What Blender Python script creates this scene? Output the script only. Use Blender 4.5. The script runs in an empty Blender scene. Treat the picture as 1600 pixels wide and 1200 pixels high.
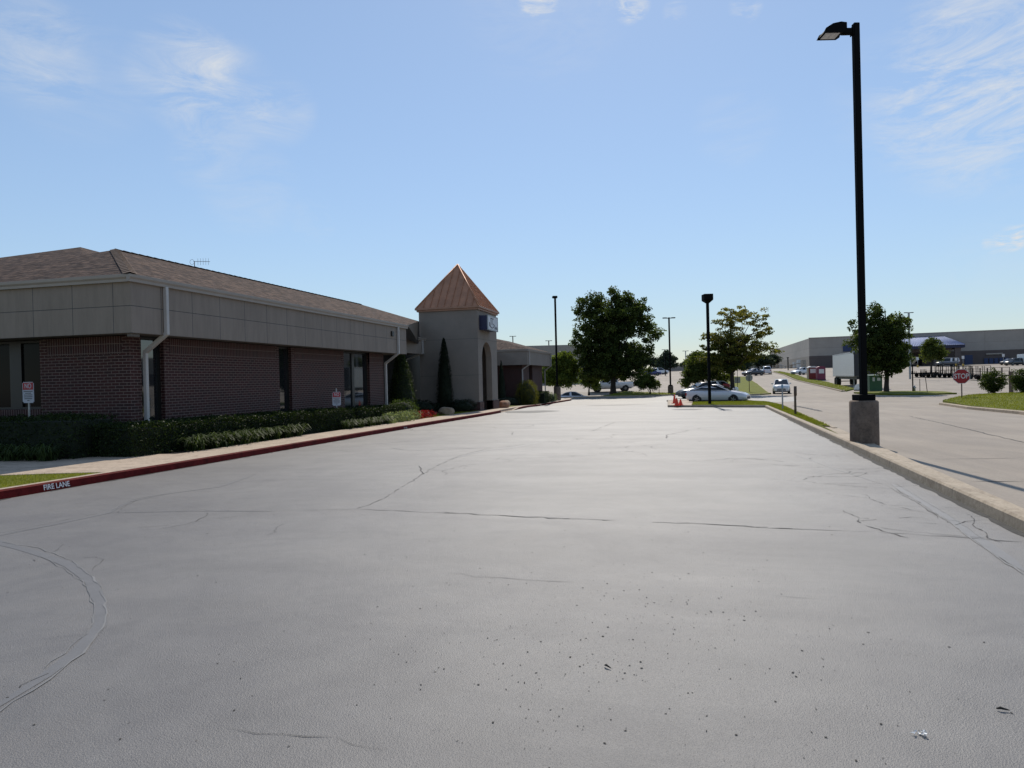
import bpy, bmesh, math, random
import numpy as np
from mathutils import Vector, Matrix
R_ = math.radians
random.seed(7); RNG = np.random.default_rng(11)
SC = bpy.context.scene; COL = SC.collection

# ------------------------------------------------------------------ camera
FOC, H = 1110.0, 1.4
_r, _y, _p = R_(1.4), R_(13.4), R_(-0.32)
F0 = Vector((-math.sin(_y), math.cos(_y), 0)); R0 = Vector((math.cos(_y), math.sin(_y), 0)); U0 = Vector((0, 0, 1))
FV = F0*math.cos(_p) + U0*math.sin(_p); U1 = U0*math.cos(_p) - F0*math.sin(_p)
RV = R0*math.cos(_r) - U1*math.sin(_r); UV = U1*math.cos(_r) + R0*math.sin(_r)
CAM = Vector((0, 0, H))
cd = bpy.data.cameras.new('camera'); cam = bpy.data.objects.new('camera', cd); COL.objects.link(cam)
cam.matrix_world = Matrix(((RV.x, UV.x, -FV.x, CAM.x), (RV.y, UV.y, -FV.y, CAM.y), (RV.z, UV.z, -FV.z, CAM.z), (0, 0, 0, 1)))
cd.sensor_width = 36; cd.lens = 36*FOC/1600; cd.clip_end = 3000; cd.clip_start = .05
SC.camera = cam

# ground heights run along y; knots shared by every sheet
KN = [(-60, .6), (0, 0), (40, -.4), (48, -.53), (56, -.74), (66, -.70), (80, -.72), (96, -.48), (109, -.3), (128, .12),
      (150, 1.0), (184, 1.8), (206, 2.3), (232, 2.85), (270, 3.2), (700, 5.0)]
KY = [k[0] for k in KN]; KZ = [k[1] for k in KN]
def gz(y): return float(np.interp(y, KY, KZ))
def ray(u, v): return FV + RV*((u-800)/FOC) - UV*((v-600)/FOC)
def at(u, v, D): return CAM + ray(u, v)*D                 # point of the place measured at depth D
def hit(u, v, h=0):                                        # point of the ground measured in the photo
    r = ray(u, v); t = 2.0
    while t < 700:
        p = CAM + r*t
        if p.z <= gz(p.y) + h: return p
        t += .03 if t < 100 else .2
    return p
def depth(p): return (p-CAM).dot(FV)

# ------------------------------------------------------------------ materials
def nodes(name):
    m = bpy.data.materials.new(name); m.use_nodes = True
    nt = m.node_tree; b = nt.nodes['Principled BSDF']
    return m, nt, b, nt.nodes, nt.links
def tc(nt, kind='Object'):
    n = nt.nodes.new('ShaderNodeTexCoord'); return n.outputs[kind]
def noise(nt, vec, scale, detail=4, rough=.6, dist=0):
    n = nt.nodes.new('ShaderNodeTexNoise'); n.inputs['Scale'].default_value = scale; n.inputs['Detail'].default_value = detail
    n.inputs['Roughness'].default_value = rough; n.inputs['Distortion'].default_value = dist
    nt.links.new(vec, n.inputs['Vector']); return n
def ramp(nt, fac, stops):
    n = nt.nodes.new('ShaderNodeValToRGB'); e = n.color_ramp.elements
    while len(e) < len(stops): e.new(.5)
    for el, (p, c) in zip(e, stops):
        el.position = p; el.color = (*c, 1) if len(c) == 3 else c
    nt.links.new(fac, n.inputs['Fac']); return n
def mixc(nt, fac, a, b, mode='MIX'):
    n = nt.nodes.new('ShaderNodeMix'); n.data_type = 'RGBA'; n.blend_type = mode
    for s, v in ((0, fac), (6, a), (7, b)):
        if hasattr(v, 'is_output'): nt.links.new(v, n.inputs[s])
        else: n.inputs[s].default_value = v if s == 0 else (*v, 1)
    return n.outputs[2]
def math_(nt, op, a, b=0.0, clamp=False):
    n = nt.nodes.new('ShaderNodeMath'); n.operation = op; n.use_clamp = clamp
    for i, v in enumerate((a, b)):
        if hasattr(v, 'is_output'): nt.links.new(v, n.inputs[i])
        else: n.inputs[i].default_value = v
    return n.outputs[0]
def bump(nt, b, h, strength, dist=.01):
    n = nt.nodes.new('ShaderNodeBump'); n.inputs['Strength'].default_value = strength; n.inputs['Distance'].default_value = dist
    nt.links.new(h, n.inputs['Height']); nt.links.new(n.outputs[0], b.inputs['Normal']); return n
def P(name, col, rough=.6, metal=0, spec=.5, var=.15, vscale=3, bmp=0, bscale=60, coat=0, bdist=.004, dirt=0):
    m, nt, b, N, L = nodes(name)
    o = tc(nt); n = noise(nt, o, vscale, 5)
    c0 = tuple(max(0, c*(1-var)) for c in col); c1 = tuple(min(1, c*(1+var)) for c in col)
    rp = ramp(nt, n.outputs['Fac'], [(.3, c0), (.7, c1)]); colr = rp.outputs[0]
    if dirt:
        n3 = noise(nt, o, vscale*6, 8, .7); r3 = ramp(nt, n3.outputs['Fac'], [(.45, (1, 1, 1)), (.75, (1-dirt,)*3)])
        colr = mixc(nt, 1.0, colr, r3.outputs[0], 'MULTIPLY')
    L.new(colr, b.inputs['Base Color'])
    b.inputs['Roughness'].default_value = rough; b.inputs['Metallic'].default_value = metal
    b.inputs['Specular IOR Level'].default_value = spec; b.inputs['Coat Weight'].default_value = coat
    b.inputs['Coat Roughness'].default_value = .05
    if bmp:
        n2 = noise(nt, o, bscale, 6, .65); bump(nt, b, n2.outputs['Fac'], bmp, bdist)
    return m
def leafmat(name, dark, light, trans=.45, rough=.55):
    m, nt, b, N, L = nodes(name)
    a = N.new('ShaderNodeAttribute'); a.attribute_name = 'tone'
    rp = ramp(nt, a.outputs['Fac'], [(0, dark), (1, light)])
    L.new(rp.outputs[0], b.inputs['Base Color']); b.inputs['Roughness'].default_value = rough
    b.inputs['Specular IOR Level'].default_value = .12
    t = N.new('ShaderNodeBsdfTranslucent'); g = mixc(nt, 1.0, rp.outputs[0], (1.25, 1.3, .6), 'MULTIPLY'); L.new(g, t.inputs['Color'])
    mx = N.new('ShaderNodeMixShader'); mx.inputs[0].default_value = trans
    L.new(b.outputs[0], mx.inputs[1]); L.new(t.outputs[0], mx.inputs[2]); L.new(mx.outputs[0], N['Material Output'].inputs['Surface'])
    return m

def lot_mat():
    m, nt, b, N, L = nodes('sealed_asphalt'); o = tc(nt)
    mp = N.new('ShaderNodeMapping'); mp.inputs['Scale'].default_value = (.25, 1, 1); L.new(o, mp.inputs['Vector'])
    big = noise(nt, o, .22, 6, .6, .8); streak = noise(nt, mp.outputs[0], .9, 6, .65, .5); mid = noise(nt, o, 3.0, 8, .7)
    c1 = ramp(nt, big.outputs['Fac'], [(.3, (.132, .127, .127)), (.7, (.170, .163, .157))]).outputs[0]
    c2 = ramp(nt, streak.outputs['Fac'], [(.35, (.92, .92, .925)), (.62, (1.04, 1.035, 1.03))]).outputs[0]
    c3 = ramp(nt, mid.outputs['Fac'], [(.3, (.90, .90, .90)), (.7, (1.06, 1.06, 1.06))]).outputs[0]
    c = mixc(nt, 1, mixc(nt, 1, c1, c2, 'MULTIPLY'), c3, 'MULTIPLY')
    sal = noise(nt, o, 130, 4, .75); c = mixc(nt, .8, c, ramp(nt, sal.outputs['Fac'], [(.32, (.58,)*3), (.44, (.97,)*3), (.57, (1,)*3), (.70, (1.36, 1.35, 1.32))]).outputs[0], 'MULTIPLY')
    wear = noise(nt, o, .5, 9, .72, 1.5); c = mixc(nt, .85, c, ramp(nt, wear.outputs['Fac'], [(.40, (.86, .86, .88)), (.52, (1,)*3), (.66, (1.09, 1.07, 1.05))]).outputs[0], 'MULTIPLY')
    # small dark pits where the coat missed the stone
    vo = N.new('ShaderNodeTexVoronoi'); vo.inputs['Scale'].default_value = 22; vo.inputs['Randomness'].default_value = 1; L.new(o, vo.inputs['Vector'])
    patch = noise(nt, o, .8, 4, .6)
    thr = math_(nt, 'MULTIPLY', ramp(nt, patch.outputs['Fac'], [(.5, (0, 0, 0)), (.72, (1, 1, 1))]).outputs[0], .13)
    pit = math_(nt, 'LESS_THAN', vo.outputs['Distance'], thr)
    c = mixc(nt, math_(nt, 'MULTIPLY', pit, .65), c, (.05, .05, .05))
    L.new(c, b.inputs['Base Color'])
    rr = ramp(nt, streak.outputs['Fac'], [(.3, (.61,)*3), (.65, (.56,)*3)]); L.new(rr.outputs[0], b.inputs['Roughness'])
    b.inputs['Specular IOR Level'].default_value = .48
    g1 = noise(nt, o, 120, 3, .6); g2 = noise(nt, o, 11, 4, .55)
    v2 = N.new('ShaderNodeTexVoronoi'); v2.inputs['Scale'].default_value = 170; L.new(o, v2.inputs['Vector'])
    hh = math_(nt, 'ADD', math_(nt, 'MULTIPLY', g1.outputs['Fac'], .8), math_(nt, 'ADD', math_(nt, 'MULTIPLY', v2.outputs['Distance'], .35), math_(nt, 'MULTIPLY', g2.outputs['Fac'], .7)))
    bump(nt, b, hh, .40, .012)
    return m
def road_mat():
    m, nt, b, N, L = nodes('aged_asphalt'); o = tc(nt)
    mp = N.new('ShaderNodeMapping'); mp.inputs['Scale'].default_value = (1, .2, 1); mp.inputs['Rotation'].default_value = (0, 0, R_(-4)); L.new(o, mp.inputs['Vector'])
    st = noise(nt, mp.outputs[0], .9, 7, .65, .6); big = noise(nt, o, .12, 5, .6); fi = noise(nt, o, 25, 6, .75)
    c1 = ramp(nt, big.outputs['Fac'], [(.3, (.245, .208, .17)), (.7, (.315, .27, .225))]).outputs[0]
    c2 = ramp(nt, st.outputs['Fac'], [(.35, (.86, .86, .87)), (.65, (1.1, 1.09, 1.07))]).outputs[0]
    c3 = ramp(nt, fi.outputs['Fac'], [(.3, (.85,)*3), (.7, (1.1,)*3)]).outputs[0]
    c = mixc(nt, 1, mixc(nt, 1, c1, c2, 'MULTIPLY'), c3, 'MULTIPLY')
    L.new(c, b.inputs['Base Color']); b.inputs['Roughness'].default_value = .8; b.inputs['Specular IOR Level'].default_value = .3
    bump(nt, b, fi.outputs['Fac'], .3, .01); return m
def conc_mat(name, col, joint=0):
    m, nt, b, N, L = nodes(name); o = tc(nt)
    n1 = noise(nt, o, 1.3, 6, .65); n2 = noise(nt, o, 18, 8, .75)
    c1 = ramp(nt, n1.outputs['Fac'], [(.3, tuple(c*.82 for c in col)), (.7, tuple(c*1.1 for c in col))]).outputs[0]
    c2 = ramp(nt, n2.outputs['Fac'], [(.32, (.70, .68, .65)), (.6, (1.05,)*3)]).outputs[0]; n4 = noise(nt, o, 3.2, 8, .75, .8); c1 = mixc(nt, .8, c1, ramp(nt, n4.outputs['Fac'], [(.36, (.66, .63, .60)), (.5, (1,)*3)]).outputs[0], 'MULTIPLY')
    c = mixc(nt, 1, c1, c2, 'MULTIPLY')
    if joint:
        sp = N.new('ShaderNodeSeparateXYZ'); L.new(o, sp.inputs[0])
        fr = math_(nt, 'FRACT', math_(nt, 'MULTIPLY', sp.outputs[1], 1/joint)); j = math_(nt, 'LESS_THAN', fr, .012/joint)
        c = mixc(nt, j, c, (.06, .055, .05))
    L.new(c, b.inputs['Base Color']); b.inputs['Roughness'].default_value = .85; bump(nt, b, n2.outputs['Fac'], .25, .006); return m
def brick_mat(name, vertical=False):
    m, nt, b, N, L = nodes(name); u = tc(nt, 'UV')
    mp = N.new('ShaderNodeMapping'); L.new(u, mp.inputs['Vector'])
    if vertical: mp.inputs['Rotation'].default_value = (0, 0, R_(90))
    br = N.new('ShaderNodeTexBrick'); L.new(mp.outputs[0], br.inputs['Vector'])
    br.inputs['Scale'].default_value = 1; br.inputs['Brick Width'].default_value = .2032; br.inputs['Row Height'].default_value = .0677
    br.inputs['Mortar Size'].default_value = .0062; br.inputs['Mortar Smooth'].default_value = .05; br.inputs['Bias'].default_value = -.2
    if vertical: br.offset = 0
    br.inputs['Color1'].default_value = (.046, .0065, .0055, 1); br.inputs['Color2'].default_value = (.020, .0042, .004, 1); br.inputs['Mortar'].default_value = (.19, .14, .115, 1)
    n = noise(nt, u, 35, 6, .7); c = mixc(nt, .5, br.outputs['Color'], ramp(nt, n.outputs['Fac'], [(.3, (.6,)*3), (.7, (1.25,)*3)]).outputs[0], 'MULTIPLY')
    L.new(c, b.inputs['Base Color']); b.inputs['Roughness'].default_value = .8
    h = math_(nt, 'SUBTRACT', math_(nt, 'MULTIPLY', n.outputs['Fac'], .3), br.outputs['Fac']); bump(nt, b, h, .6, .008); return m
def panel_mat():
    m, nt, b, N, L = nodes('fascia_panel'); u = tc(nt, 'UV')
    br = N.new('ShaderNodeTexBrick'); L.new(u, br.inputs['Vector']); br.offset = 0
    br.inputs['Scale'].default_value = 1; br.inputs['Brick Width'].default_value = 1.055; br.inputs['Row Height'].default_value = .585
    br.inputs['Mortar Size'].default_value = .008; br.inputs['Mortar Smooth'].default_value = .1
    br.inputs['Color1'].default_value = (.252, .206, .168, 1); br.inputs['Color2'].default_value = (.236, .194, .159, 1); br.inputs['Mortar'].default_value = (.07, .067, .064, 1)
    o = tc(nt); mp = N.new('ShaderNodeMapping'); mp.inputs['Scale'].default_value = (3, 3, .5); L.new(o, mp.inputs['Vector'])
    n = noise(nt, mp.outputs[0], 1.6, 7, .7); c = mixc(nt, .8, br.outputs['Color'], ramp(nt, n.outputs['Fac'], [(.3, (.80, .79, .78)), (.62, (1.05,)*3)]).outputs[0], 'MULTIPLY')
    L.new(c, b.inputs['Base Color']); b.inputs['Roughness'].default_value = .85
    n2 = noise(nt, o, 90, 5); h = math_(nt, 'SUBTRACT', math_(nt, 'MULTIPLY', n2.outputs['Fac'], .15), br.outputs['Fac']); bump(nt, b, h, .4, .006); return m
def shingle_mat():
    m, nt, b, N, L = nodes('asphalt_shingles'); u = tc(nt, 'UV')
    br = N.new('ShaderNodeTexBrick'); L.new(u, br.inputs['Vector']); br.offset = .37; br.offset_frequency = 2
    br.inputs['Scale'].default_value = 1; br.inputs['Brick Width'].default_value = .30; br.inputs['Row Height'].default_value = .14
    br.inputs['Mortar Size'].default_value = .006; br.inputs['Mortar Smooth'].default_value = .4
    br.inputs['Color1'].default_value = (.125, .092, .076, 1); br.inputs['Color2'].default_value = (.058, .046, .042, 1); br.inputs['Mortar'].default_value = (.035, .028, .025, 1)
    n = noise(nt, u, 1.1, 6, .7); n2 = noise(nt, u, 5, 3, .6)
    c = mixc(nt, .9, br.outputs['Color'], ramp(nt, n.outputs['Fac'], [(.3, (.75, .75, .78)), (.7, (1.2, 1.15, 1.08))]).outputs[0], 'MULTIPLY')
    c = mixc(nt, .9, c, ramp(nt, n2.outputs['Fac'], [(.40, (.42, .38, .40)), (.60, (1.5, 1.4, 1.32))]).outputs[0], 'MULTIPLY')
    L.new(c, b.inputs['Base Color']); b.inputs['Roughness'].default_value = .95; b.inputs['Specular IOR Level'].default_value = .1
    h = math_(nt, 'SUBTRACT', noise(nt, u, 30, 4).outputs['Fac'], br.outputs['Fac']); bump(nt, b, h, .7, .02); return m
def store_mat(name, col):
    m, nt, b, N, L = nodes(name); u = tc(nt, 'UV')
    br = N.new('ShaderNodeTexBrick'); L.new(u, br.inputs['Vector']); br.offset = 0
    br.inputs['Scale'].default_value = 1; br.inputs['Brick Width'].default_value = 9.1; br.inputs['Row Height'].default_value = 3.1
    br.inputs['Mortar Size'].default_value = .05; br.inputs['Color1'].default_value = (*col, 1); br.inputs['Color2'].default_value = (*[c*.93 for c in col], 1)
    br.inputs['Mortar'].default_value = (*[c*.75 for c in col], 1)
    n = noise(nt, u, .4, 6, .65); c = mixc(nt, .7, br.outputs['Color'], ramp(nt, n.outputs['Fac'], [(.3, (.85,)*3), (.7, (1.08,)*3)]).outputs[0], 'MULTIPLY')
    L.new(c, b.inputs['Base Color']); b.inputs['Roughness'].default_value = .9; return m
def grass_mat():
    m, nt, b, N, L = nodes('lawn_turf'); o = tc(nt); n = noise(nt, o, 1.2, 6, .7); n2 = noise(nt, o, 40, 5, .7)
    c = mixc(nt, .6, ramp(nt, n.outputs['Fac'], [(.3, (.095, .115, .016)), (.7, (.19, .195, .03))]).outputs[0], ramp(nt, n2.outputs['Fac'], [(.3, (.5,)*3), (.7, (1.4,)*3)]).outputs[0], 'MULTIPLY')
    L.new(c, b.inputs['Base Color']); b.inputs['Roughness'].default_value = .9; b.inputs['Specular IOR Level'].default_value = .1
    bump(nt, b, n2.outputs['Fac'], .8, .03); return m
def glass_mat(name='window_glass', col=(.012, .014, .016), rough=.03, ior=2.0):
    m, nt, b, N, L = nodes(name)
    b.inputs['Base Color'].default_value = (*col, 1); b.inputs['Roughness'].default_value = rough; b.inputs['IOR'].default_value = ior
    n = noise(nt, tc(nt), .8, 2); bump(nt, b, n.outputs['Fac'], .04, .02); return m

M = dict(cap=P('ridge_shingles', (.155, .115, .092), .95, spec=.1, var=.3, vscale=4, bmp=.3, bscale=40),
    lot=lot_mat(), road=road_mat(), walk=conc_mat('sidewalk_concrete', (.47, .37, .28), 1.5), curb=conc_mat('kerb_concrete', (.40, .325, .24), 3.05),
    red=P('red_kerb_paint', (.125, .010, .010), .8, spec=.12, var=.35, vscale=5, bmp=.4, bscale=40, dirt=.5), pier=P('old_concrete', (.155, .108, .078), .9, var=.35, vscale=4, bmp=.5, bscale=30, bdist=.01, dirt=.5),
    brick=brick_mat('red_brick'), soldier=brick_mat('soldier_brick', True), panel=panel_mat(), shingle=shingle_mat(),
    stucco=P('grey_stucco', (.235, .196, .163), .9, var=.10, vscale=1.1, bmp=.4, bscale=150, bdist=.003), gutter=P('gutter_metal', (.30, .26, .225), .5, var=.06),
    spout=P('downspout_metal', (.44, .41, .385), .45, var=.06), soffit=P('soffit_board', (.13, .115, .10), .9), darkframe=P('bronze_frame', (.012, .011, .010), .4),
    glass=glass_mat(), copper=P('copper_metal', (.42, .195, .105), .55, .3, var=.2, vscale=1.8), coppertrim=P('copper_trim', (.36, .19, .12), .55, .2),
    black=P('black_paint', (.003, .0032, .0036), .8, spec=.12, var=.05, bmp=.05, bscale=200), dkgrey=P('dark_grey_plastic', (.03, .03, .032), .6), tyre=P('tyre_rubber', (.012, .012, .012), .85),
    rim=P('alloy_rim', (.32, .33, .34), .35, .8), rimdark=P('dark_rim', (.05, .05, .055), .4, .5), white=P('white_paint', (.72, .73, .74), .4, var=.03), shadewhite=P('shaded_sign_white', (.40, .41, .45), .6), whitem=P('sign_white', (.62, .62, .64), .5, var=.03),
    silver=P('silver_car_paint', (.62, .61, .65), .35, .0, var=.03, coat=1), whitecar=P('white_car_paint', (.70, .71, .72), .3, var=.02, coat=1), darkcar=P('dark_car_paint', (.02, .022, .027), .3, .2, var=.03, coat=1),
    bluecar=P('blue_car_paint', (.012, .018, .12), .3, .1, var=.03, coat=1), greycar=P('grey_car_paint', (.055, .057, .064), .35, .1, var=.03, coat=1), autoglass=glass_mat('car_glass', (.008, .01, .012), ior=1.45), dimglass=glass_mat('dimmed_window_glass', (.006, .006, .006), .12, 1.18), core=P('inner_foliage', (.010, .016, .006), .95), stain=P('dark_patch', (.085, .084, .083), .75, var=.2, vscale=3), oldasphalt=P('unsealed_asphalt', (.035, .034, .033), .9, var=.4, vscale=15, bmp=.6, bscale=60),
    lamp=P('lamp_plastic', (.55, .56, .58), .15, spec=.7, var=.05), redlamp=P('red_lamp', (.35, .01, .01), .2), plate=P('number_plate', (.6, .6, .6), .5),
    signred=P('sign_red', (.30, .005, .011), .45, var=.04), signblue=P('sign_blue', (.003, .005, .045), .4), steel=P('galvanised_steel', (.30, .31, .32), .45, .7, var=.15, vscale=8),
    rust=P('rusty_steel', (.10, .07, .055), .8, .2, var=.3), wood=P('weathered_wood', (.115, .085, .06), .9, var=.3, vscale=8, bmp=.5, bscale=40), orange=P('cone_orange', (.75, .055, .012), .5, var=.05),
    bark=P('bark', (.032, .025, .02), .95, var=.35, vscale=6, bmp=.8, bscale=20, bdist=.03), mulch=P('bark_mulch', (.032, .022, .016), .95, var=.5, vscale=12, bmp=1, bscale=30, bdist=.03),
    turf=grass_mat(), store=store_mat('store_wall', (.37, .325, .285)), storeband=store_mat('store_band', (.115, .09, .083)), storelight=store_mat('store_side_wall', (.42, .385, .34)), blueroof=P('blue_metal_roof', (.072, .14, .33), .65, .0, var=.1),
    bluetrim=P('blue_trim', (.005, .007, .036), .5), bluesign=P('dark_blue_sign', (.012, .03, .10), .5), tan=P('tan_wall', (.30, .27, .23), .9), trailer=P('trailer_white', (.74, .75, .76), .35, .3, var=.05), boxgreen=P('utility_green', (.03, .10, .045), .5, var=.1),
    potty=P('red_plastic', (.17, .022, .02), .5, var=.1), pottym=P('maroon_plastic', (.17, .018, .05), .5, var=.1), pottytan=P('tan_plastic', (.42, .31, .22), .6), whiteroof=P('translucent_roof', (.62, .6, .58), .4),
    rock=P('boulder_stone', (.30, .22, .15), .95, var=.35, vscale=5, bmp=.8, bscale=14, bdist=.03), rockred=P('red_boulder_stone', (.24, .12, .07), .95, var=.4, vscale=5, bmp=.8, bscale=14, bdist=.03),
    crack_and_shadow=P('crack_and_shadow_dark', (.072, .070, .068), .95), seal=P('crack_filler', (.140, .136, .136), .54, spec=.55, var=.08, vscale=8, bmp=.3, bscale=70), ridge=P('ridge_coat', (.185, .182, .18), .65, var=.1), debris=P('leaf_litter', (.028, .024, .02), .9, var=.5), foil=P('foil', (.7, .7, .69), .35, .6),
    pallet=P('pallet_wood', (.34, .30, .25), .9, var=.3, vscale=2), palletw=P('wrapped_goods', (.55, .55, .53), .6, var=.15), mesh=P('wire_mesh', (.20, .20, .20), .6, .5),
    flowers=leafmat('red_petals', (.10, .006, .008), (.42, .025, .03), .3), oak=leafmat('oak_leaves', (.024, .040, .013), (.105, .135, .035), .5), pear=leafmat('turning_leaves', (.045, .066, .016), (.22, .19, .045), .5),
    elm=leafmat('elm_leaves', (.036, .056, .018), (.15, .175, .042), .5), bright=leafmat('bright_leaves', (.055, .085, .018), (.21, .25, .05), .5), hedge=leafmat('hedge_leaves', (.010, .018, .007), (.040, .060, .016), .3),
    boxw=leafmat('shrub_leaves', (.022, .04, .012), (.10, .14, .03), .35), cypress=leafmat('conifer_sprays', (.016, .030, .010), (.065, .09, .022), .25), cypdark=leafmat('dark_conifer_sprays', (.006, .011, .006), (.02, .03, .012), .2),
    dome=leafmat('golden_shrub_leaves', (.05, .06, .012), (.27, .24, .03), .35), liriope=leafmat('strap_leaves', (.018, .030, .011), (.085, .12, .042), .35), pale=leafmat('pale_leaves', (.10, .13, .06), (.36, .40, .24), .35),
    blade=leafmat('grass_blades', (.095, .115, .012), (.27, .27, .035), .4, .7), far=leafmat('far_leaves', (.028, .042, .03), (.06, .08, .05), .3),
)

# ------------------------------------------------------------------ mesh helpers
def tag(o, label=None, cat=None, group=None, kind=None):
    if label: o['label'] = label
    if cat: o['category'] = cat
    if group: o['group'] = group
    if kind: o['kind'] = kind
    return o
def empty(name, loc, rz=0, label=None, cat=None, group=None):
    o = bpy.data.objects.new(name, None); COL.objects.link(o); o.location = loc; o.rotation_euler.z = rz; o.empty_display_size = .1
    return tag(o, label, cat, group)
def link(name, me, mat, parent=None):
    o = bpy.data.objects.new(name, me); COL.objects.link(o)
    for m in (mat if isinstance(mat, (list, tuple)) else [mat]): me.materials.append(m)
    if parent: o.parent = parent
    return o
def npmesh(name, V, Fc, mat, parent=None, tone=None, smooth=False):
    V = np.asarray(V, np.float32); Fc = np.asarray(Fc, np.int32); k = Fc.shape[1]
    me = bpy.data.meshes.new(name); me.vertices.add(len(V)); me.vertices.foreach_set('co', V.ravel())
    me.loops.add(Fc.size); me.loops.foreach_set('vertex_index', Fc.ravel())
    me.polygons.add(len(Fc)); me.polygons.foreach_set('loop_start', np.arange(0, Fc.size, k, dtype=np.int32)); me.polygons.foreach_set('loop_total', np.full(len(Fc), k, np.int32))
    if smooth: me.polygons.foreach_set('use_smooth', np.ones(len(Fc), bool))
    me.update(calc_edges=True)
    if tone is not None:
        a = me.attributes.new('tone', 'FLOAT', 'POINT'); a.data.foreach_set('value', np.asarray(tone, np.float32))
    return link(name, me, mat, parent)
class MB:
    """collects shapes into one mesh"""
    def __init__(s): s.bm = bmesh.new(); s.uv = s.bm.loops.layers.uv.new('UVMap')
    def face(s, pts, mi=0, uv=None, smooth=False):
        f = s.bm.faces.new([s.bm.verts.new(p) for p in pts]); f.material_index = mi; f.smooth = smooth
        for i, l in enumerate(f.loops):
            if uv: l[s.uv].uv = uv[i]
        if not uv: s._auto([f])
        return f
    def _auto(s, fs):
        for f in fs:
            f.normal_update(); n = f.normal
            for l in f.loops:
                c = l.vert.co
                if abs(n.z) > .7: l[s.uv].uv = (c.x, c.y)
                elif abs(n.x) > abs(n.y): l[s.uv].uv = (c.y, c.z)
                else: l[s.uv].uv = (c.x, c.z)
    def box(s, a, b, mi=0, bev=0, M_=None):
        a, b = Vector(a), Vector(b)
        r = bmesh.ops.create_cube(s.bm, size=1); vs = r['verts']
        for v in vs: v.co = Vector(((a.x+b.x)/2 + v.co.x*(b.x-a.x), (a.y+b.y)/2 + v.co.y*(b.y-a.y), (a.z+b.z)/2 + v.co.z*(b.z-a.z)))
        fs = list({f for v in vs for f in v.link_faces})
        s._auto(fs)
        for f in fs: f.material_index = mi
        if bev:
            es = list({e for v in vs for e in v.link_edges})
            r2 = bmesh.ops.bevel(s.bm, geom=es, offset=bev, segments=2, affect='EDGES'); fs = [f for f in r2['faces']] + [f for f in fs if f.is_valid]
            vs = list({v for f in fs for v in f.verts})
            for f in fs: f.material_index = mi
        if M_:
            for v in vs: v.co = M_ @ v.co
        return s
    def tube(s, pts, rad, seg=8, mi=0, cap=True, smooth=True):
        pts = [Vector(p) for p in pts]; rad = rad if isinstance(rad, (list, tuple)) else [rad]*len(pts); rings = []
        for i, p in enumerate(pts):
            d = (pts[min(i+1, len(pts)-1)] - pts[max(i-1, 0)]).normalized()
            x = d.cross(Vector((0, 0, 1)) if abs(d.z) < .95 else Vector((1, 0, 0))).normalized(); y = d.cross(x)
            rings.append([s.bm.verts.new(p + (x*math.cos(6.2832*k/seg + .3927) + y*math.sin(6.2832*k/seg + .3927))*rad[i]) for k in range(seg)])
        for i in range(len(rings)-1):
            for k in range(seg):
                f = s.bm.faces.new((rings[i][k], rings[i][(k+1) % seg], rings[i+1][(k+1) % seg], rings[i+1][k])); f.smooth = smooth; f.material_index = mi
        if cap:
            for rg in (rings[0], rings[-1]):
                f = s.bm.faces.new(rg); f.material_index = mi
        return s
    def lathe(s, prof, seg=20, mi=0, M_=None, smooth=True):
        rings = []
        for r, z in prof: rings.append([s.bm.verts.new((M_ or Matrix()) @ Vector((r*math.cos(6.2832*k/seg), r*math.sin(6.2832*k/seg), z))) for k in range(seg)])
        for i in range(len(rings)-1):
            for k in range(seg):
                f = s.bm.faces.new((rings[i][k], rings[i][(k+1) % seg], rings[i+1][(k+1) % seg], rings[i+1][k])); f.smooth = smooth; f.material_index = mi
        for rg in (rings[0], rings[-1]): s.bm.faces.new(rg).material_index = mi
        return s
    def prism(s, pts, vec, mi=0):
        vec = Vector(vec); n = len(pts); a = [s.bm.verts.new(p) for p in pts]; b = [s.bm.verts.new(Vector(p)+vec) for p in pts]
        fs = [s.bm.faces.new(a), s.bm.faces.new(b[::-1])] + [s.bm.faces.new((a[i], a[(i+1) % n], b[(i+1) % n], b[i])) for i in range(n)]
        for f in fs: f.material_index = mi
        s._auto(fs); return s
    def build(s, name, mat, parent=None):
        bmesh.ops.recalc_face_normals(s.bm, faces=s.bm.faces)
        me = bpy.data.meshes.new(name); s.bm.to_mesh(me); s.bm.free(); return link(name, me, mat, parent)
def text(name, body, size, mat, parent, M_, ext=.002, sx=1.0, align='CENTER'):
    c = bpy.data.curves.new(name, 'FONT'); c.body = body; c.size = size; c.extrude = ext; c.align_x = align; c.align_y = 'CENTER'; c.offset = size*.012
    t = bpy.data.objects.new(name, c); COL.objects.link(t); bpy.context.view_layer.update()
    me = bpy.data.meshes.new_from_object(t.evaluated_get(bpy.context.evaluated_depsgraph_get())); bpy.data.objects.remove(t)
    me.transform(M_ @ Matrix.Diagonal((sx, 1, 1, 1))); return link(name, me, mat, parent)
def face_mat(origin, right, up):
    r, u = Vector(right).normalized(), Vector(up).normalized(); n = r.cross(u); o = Vector(origin)
    return Matrix(((r.x, u.x, n.x, o.x), (r.y, u.y, n.y, o.y), (r.z, u.z, n.z, o.z), (0, 0, 0, 1)))
def copy_tree(o, parent=None):
    c = o.copy(); COL.objects.link(c); c.parent = parent
    for ch in list(o.children): copy_tree(ch, c)
    return c
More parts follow.
